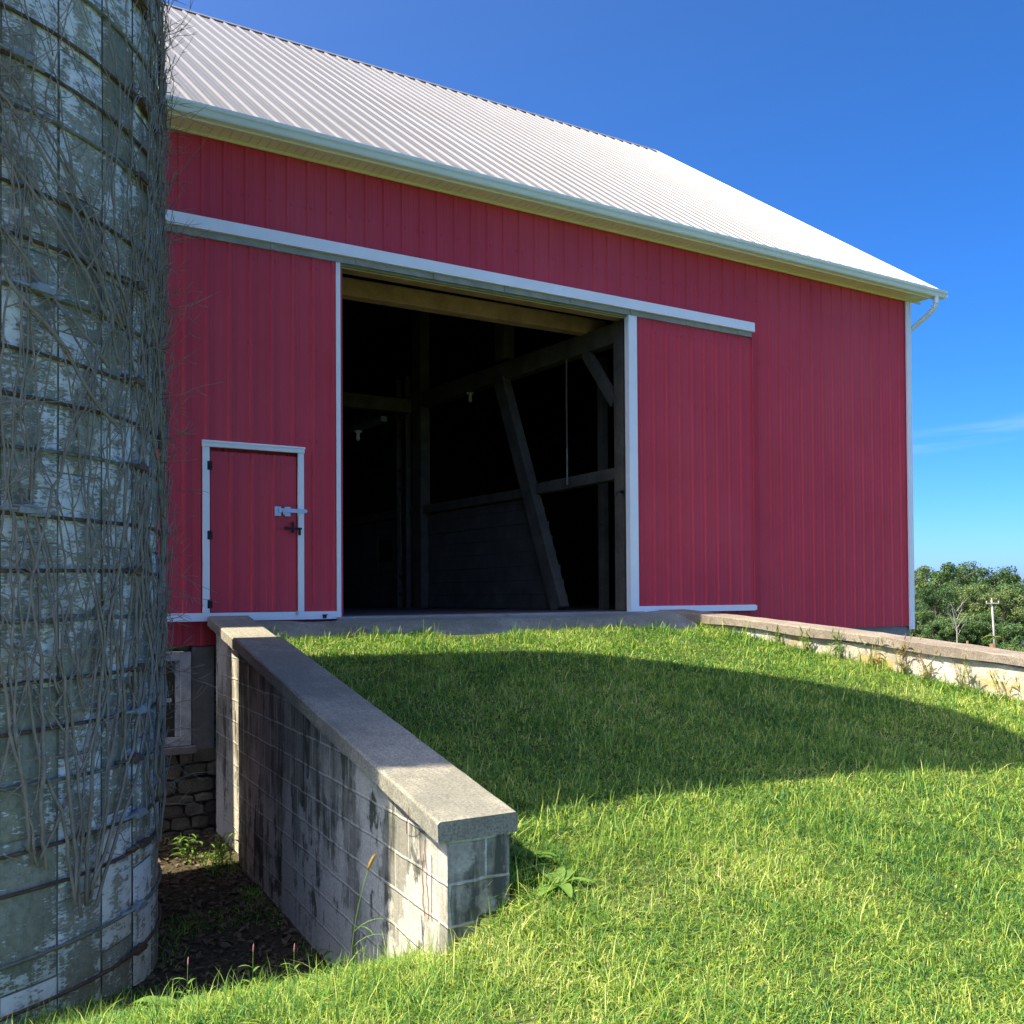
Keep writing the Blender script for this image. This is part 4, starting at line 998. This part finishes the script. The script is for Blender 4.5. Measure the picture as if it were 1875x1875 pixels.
def trunk_mesh(h_, w_):
    m = MB(); m.tube([(0, 0, -.3), (.05, 0, h_ * .3), (0, .1, h_ * .65), (.1, 0, h_ * .95)], [.28, .2, .12, .03], 7)
    for k in range(7):
        a = k * 2.4; z = h_ * (.25 + .09 * k); m.tube([(0, 0, z), (math.cos(a) * w_ * .3, math.sin(a) * w_ * .3, z + h_ * .12), (math.cos(a) * w_ * .55, math.sin(a) * w_ * .55, z + h_ * .2)], [.1, .06, .02], 5)
    return m
crowns = [crown_mesh('crown', 3 + k, 9000, w_, h_, s_) for k, (w_, h_, s_) in enumerate(((6, 11, .27), (5, 13, .27), (7, 10, .28), (4, 6, .2), (3.2, 4.2, .17)))]
trunks = []
for (w_, h_) in ((6, 11), (5, 13), (7, 10), (4, 6), (3.2, 4.2)):
    o = trunk_mesh(h_, w_).build('trunk', BARK, local=True); trunks.append(o.data); bpy.data.objects.remove(o)
def px_dir(px): 
    a = yaw + math.atan((px - 937.5) / 1830); return math.sin(a), math.cos(a)
def tree(kind, deg_px, dist, ztop, sc, label, wide=1.0):
    sx, sy = px_dir(deg_px); x, y = sx * dist, sy * dist
    hh = (11, 13, 10, 6, 4.2)[kind] * sc * 1.12
    e = empty('tree' if kind < 4 else 'shrub', (x, y, ztop + (.9 if dist > 180 else .3) - hh), label, 'tree' if kind < 4 else 'shrub', 'trees beyond the field')
    e.rotation_euler.z = random.uniform(0, 6.28); e.scale = (sc * wide, sc * wide, sc)
    for nm, me in (('crown', crowns[kind]), ('trunk', trunks[kind])):
        c = bpy.data.objects.new(nm, me); link(c); c.parent = e
tl_ = [  # variant, bearing column, distance, top height, scale, label
 (0, 1698, 200, 5.3, 1.25, 'tall rounded tree on the ridge line right beside the barn corner'),
 (1, 1722, 195, 4.6, 1.1, 'narrow tree behind the barn corner with a knobbly top'),
 (2, 1747, 190, 5.0, 1.35, 'broad pale-green tree forming the high bump left of the utility pole'),
 (0, 1772, 205, 4.2, 1.2, 'dark tree on the skyline dip, left of the pole top'),
 (1, 1795, 215, 3.6, 1.15, 'low skyline tree just left of the pole'),
 (2, 1822, 205, 4.3, 1.3, 'rounded skyline tree right above the utility pole'),
 (0, 1850, 210, 3.6, 1.2, 'dark skyline tree right of the utility pole'),
 (1, 1876, 205, 4.0, 1.25, 'skyline tree at the right picture edge'),
 (0, 1672, 205, 5.0, 1.3, 'skyline tree mostly hidden behind the barn corner'),
 (0, 1690, 165, 1.2, .95, 'olive tree low behind the corner trim'),
 (2, 1712, 160, 1.0, .95, 'bushy olive tree in the middle row by the barn'),
 (1, 1735, 165, 1.6, 1.0, 'upright bright tree in the middle row left of the dead tree'),
 (0, 1764, 168, 1.8, 1.0, 'bright middle-row tree right of the dead tree'),
 (1, 1788, 165, 2.4, 1.05, 'light-green spreading tree left of the pole'),
 (2, 1812, 172, 1.3, 1.0, 'middle-row tree standing behind the pole'),
 (0, 1838, 165, 1.0, .95, 'dark-leaved tree immediately right of the pole'),
 (2, 1862, 168, 1.4, 1.05, 'dense dark tree in the middle row at the right edge'),
 (3, 1688, 135, -2.2, 1.0, 'low bushy tree at the field edge by the barn foundation'),
 (3, 1707, 130, -3.4, .95, 'small dark field-edge tree beside the barn corner'),
 (3, 1728, 132, -3.0, 1.0, 'rounded low tree in front of the dead tree'),
 (3, 1750, 130, -3.2, 1.0, 'low olive tree below the dead tree trunk'),
 (3, 1772, 134, -2.6, 1.1, 'wide low tree with a yellowish top right of the dead tree'),
 (3, 1793, 132, -3.4, 1.0, 'brownish low tree left of the pole foot'),
 (3, 1812, 150, -2.8, 1.1, 'low tree directly behind the pole foot'),
 (3, 1836, 132, -3.6, 1.0, 'low tree right of the pole foot'),
 (3, 1858, 130, -3.8, 1.1, 'olive shrubby tree low at the right edge'),
 (4, 1745, 95, -4.6, .8, 'pale grey-green shrub above the wall cap near the stake'),
 (4, 1852, 90, -4.2, 1.0, 'feathery shrub behind the foxtails'),
 (4, 1880, 90, -4.4, .9, 'feathery shrub at the right picture edge'),
]
for a in tl_: tree(*a)
# the wood goes on past the right edge as one mass
fv = []; fq = []; ft = []; b_ = 0
for k in range(16):
    ci = k % 3; me = crowns[ci]; n = len(me.vertices); co = np.empty(n * 3, np.float32); me.vertices.foreach_get('co', co); co = co.reshape(-1, 3)
    px = 1912 + 30 * k; dist = 172 + 36 * (k % 2); sx, sy = px_dir(px); sc = 1.15; hh = (11, 13, 10)[ci] * sc * 1.12
    fv.append(co * sc + np.array([sx * dist, sy * dist, (4.6 if k % 2 else 1.8) - hh])); fq.append(np.arange(n).reshape(-1, 4) + b_); b_ += n
    at = np.empty(n, np.float32); me.attributes['tint'].data.foreach_get('value', at); ft.append(at)
wm_ = np_mesh('far_wood', np.concatenate(fv), np.concatenate(fq), np.zeros((0, 3), int), LEAF, {'tint': np.concatenate(ft)})
o = bpy.data.objects.new('far_wood', wm_); link(o); tag(o, kind='stuff', cat='wood', label='far green wood going on past the right picture edge')
# dead tree
sx, sy = px_dir(1751); o_ = Vector((sx * 128, sy * 128, -6.6)); rr = Vector((math.cos(yaw), -math.sin(yaw), 0))
m = MB(); m.tube([o_, o_ + Vector((0, 0, 2.2)), o_ + rr * -.3 + Vector((0, 0, 3.6)), o_ + rr * -.6 + Vector((0, 0, 5.2))], [.09, .075, .05, .02], 6)
def branch(p, d, ln, rad, dep):
    q = p + d * ln; m.tube([p, p.lerp(q, .5) + Vector((0, 0, ln * .04)), q], [rad, rad * .8, rad * .5], 4)
    if dep:
        for k in range(3):
            e = (d + Vector((random.gauss(0, .5), random.gauss(0, .5), random.gauss(.2, .3)))).normalized(); branch(p.lerp(q, random.uniform(.5, 1)), e, ln * .6, rad * .5, dep - 1)
for k in range(7):
    s_ = -1 if k % 2 else 1; branch(o_ + Vector((0, 0, 1.4 + .5 * k)), (rr * s_ * random.uniform(.4, .9) + Vector((0, 0, 1))).normalized(), 1.25, .035, 2)
o = m.build('dead_tree', DEADBARK); tag(o, 'bare bleached dead tree among the green trees', 'tree')
# utility pole
sx, sy = px_dir(1820); P0 = Vector((sx * 120, sy * 120, -7.6)); pe = empty('utility_pole', P0, 'pale wooden utility pole with a crossarm before the trees', 'utility pole')
m = MB(); m.tube([P0, P0 + rr * -.1 + Vector((0, 0, 3.4)), P0 + rr * -.3 + Vector((0, 0, 6.75))], [.13, .115, .09], 10); m.build('pole', POLEWOOD, pe, smooth=True)
top = P0 + rr * -.28 + Vector((0, 0, 6.4)); m = MB(); m.bar(top - rr * .75 - Vector((0, .15, 0)), top + rr * .65 - Vector((0, .15, 0)), .1, .12); m.build('crossarm', POLEWOOD, pe)
for s_ in (-.7, .6, 0):
    m = MB(); q = top + rr * s_ + Vector((0, -.15 if s_ else 0, .06 if s_ else .36)); m.tube([q, q + Vector((0, 0, .12)), q + Vector((0, 0, .2))], [.05, .07, .03], 8); m.build('insulator', PORCELAIN, pe)
m = MB()
for s_, dz in ((-.7, .2), (.6, .2), (0, -1.7)):
    q = top + rr * s_ + Vector((0, 0, dz))
    m.tube([q + rr * (-26 * t) + Vector((0, 0, -1.2 * math.sin(math.pi * t))) for t in np.linspace(0, 1, 8)], .018, 4); m.tube([q + rr * (26 * t) + Vector((0, 0, -1.2 * math.sin(math.pi * t) - .8 * t)) for t in np.linspace(0, 1, 8)], .018, 4)
m.build('wires', BLACKIRON, pe)
# two stakes just behind the right wall
def stake(px, dist, z0, z1, r, lab):
    sx, sy = px_dir(px); m = MB(); p = Vector((sx * dist, sy * dist, z0)); m.tube([p, p + Vector((0, 0, z1 - z0 - .02)), p + Vector((0, 0, z1))], [r, r, r * .8], 9)
    o = m.build('fence_post', POSTWOOD); tag(o, lab, 'post', 'wooden posts behind the right wall')
stake(1770, 42, -4.2, -1.83, .05, 'slim pale wooden post behind the wall cap left of the utility pole'); stake(1817, 30, -3.6, -1.37, .095, 'thick brown wooden post at the foot of the utility pole')
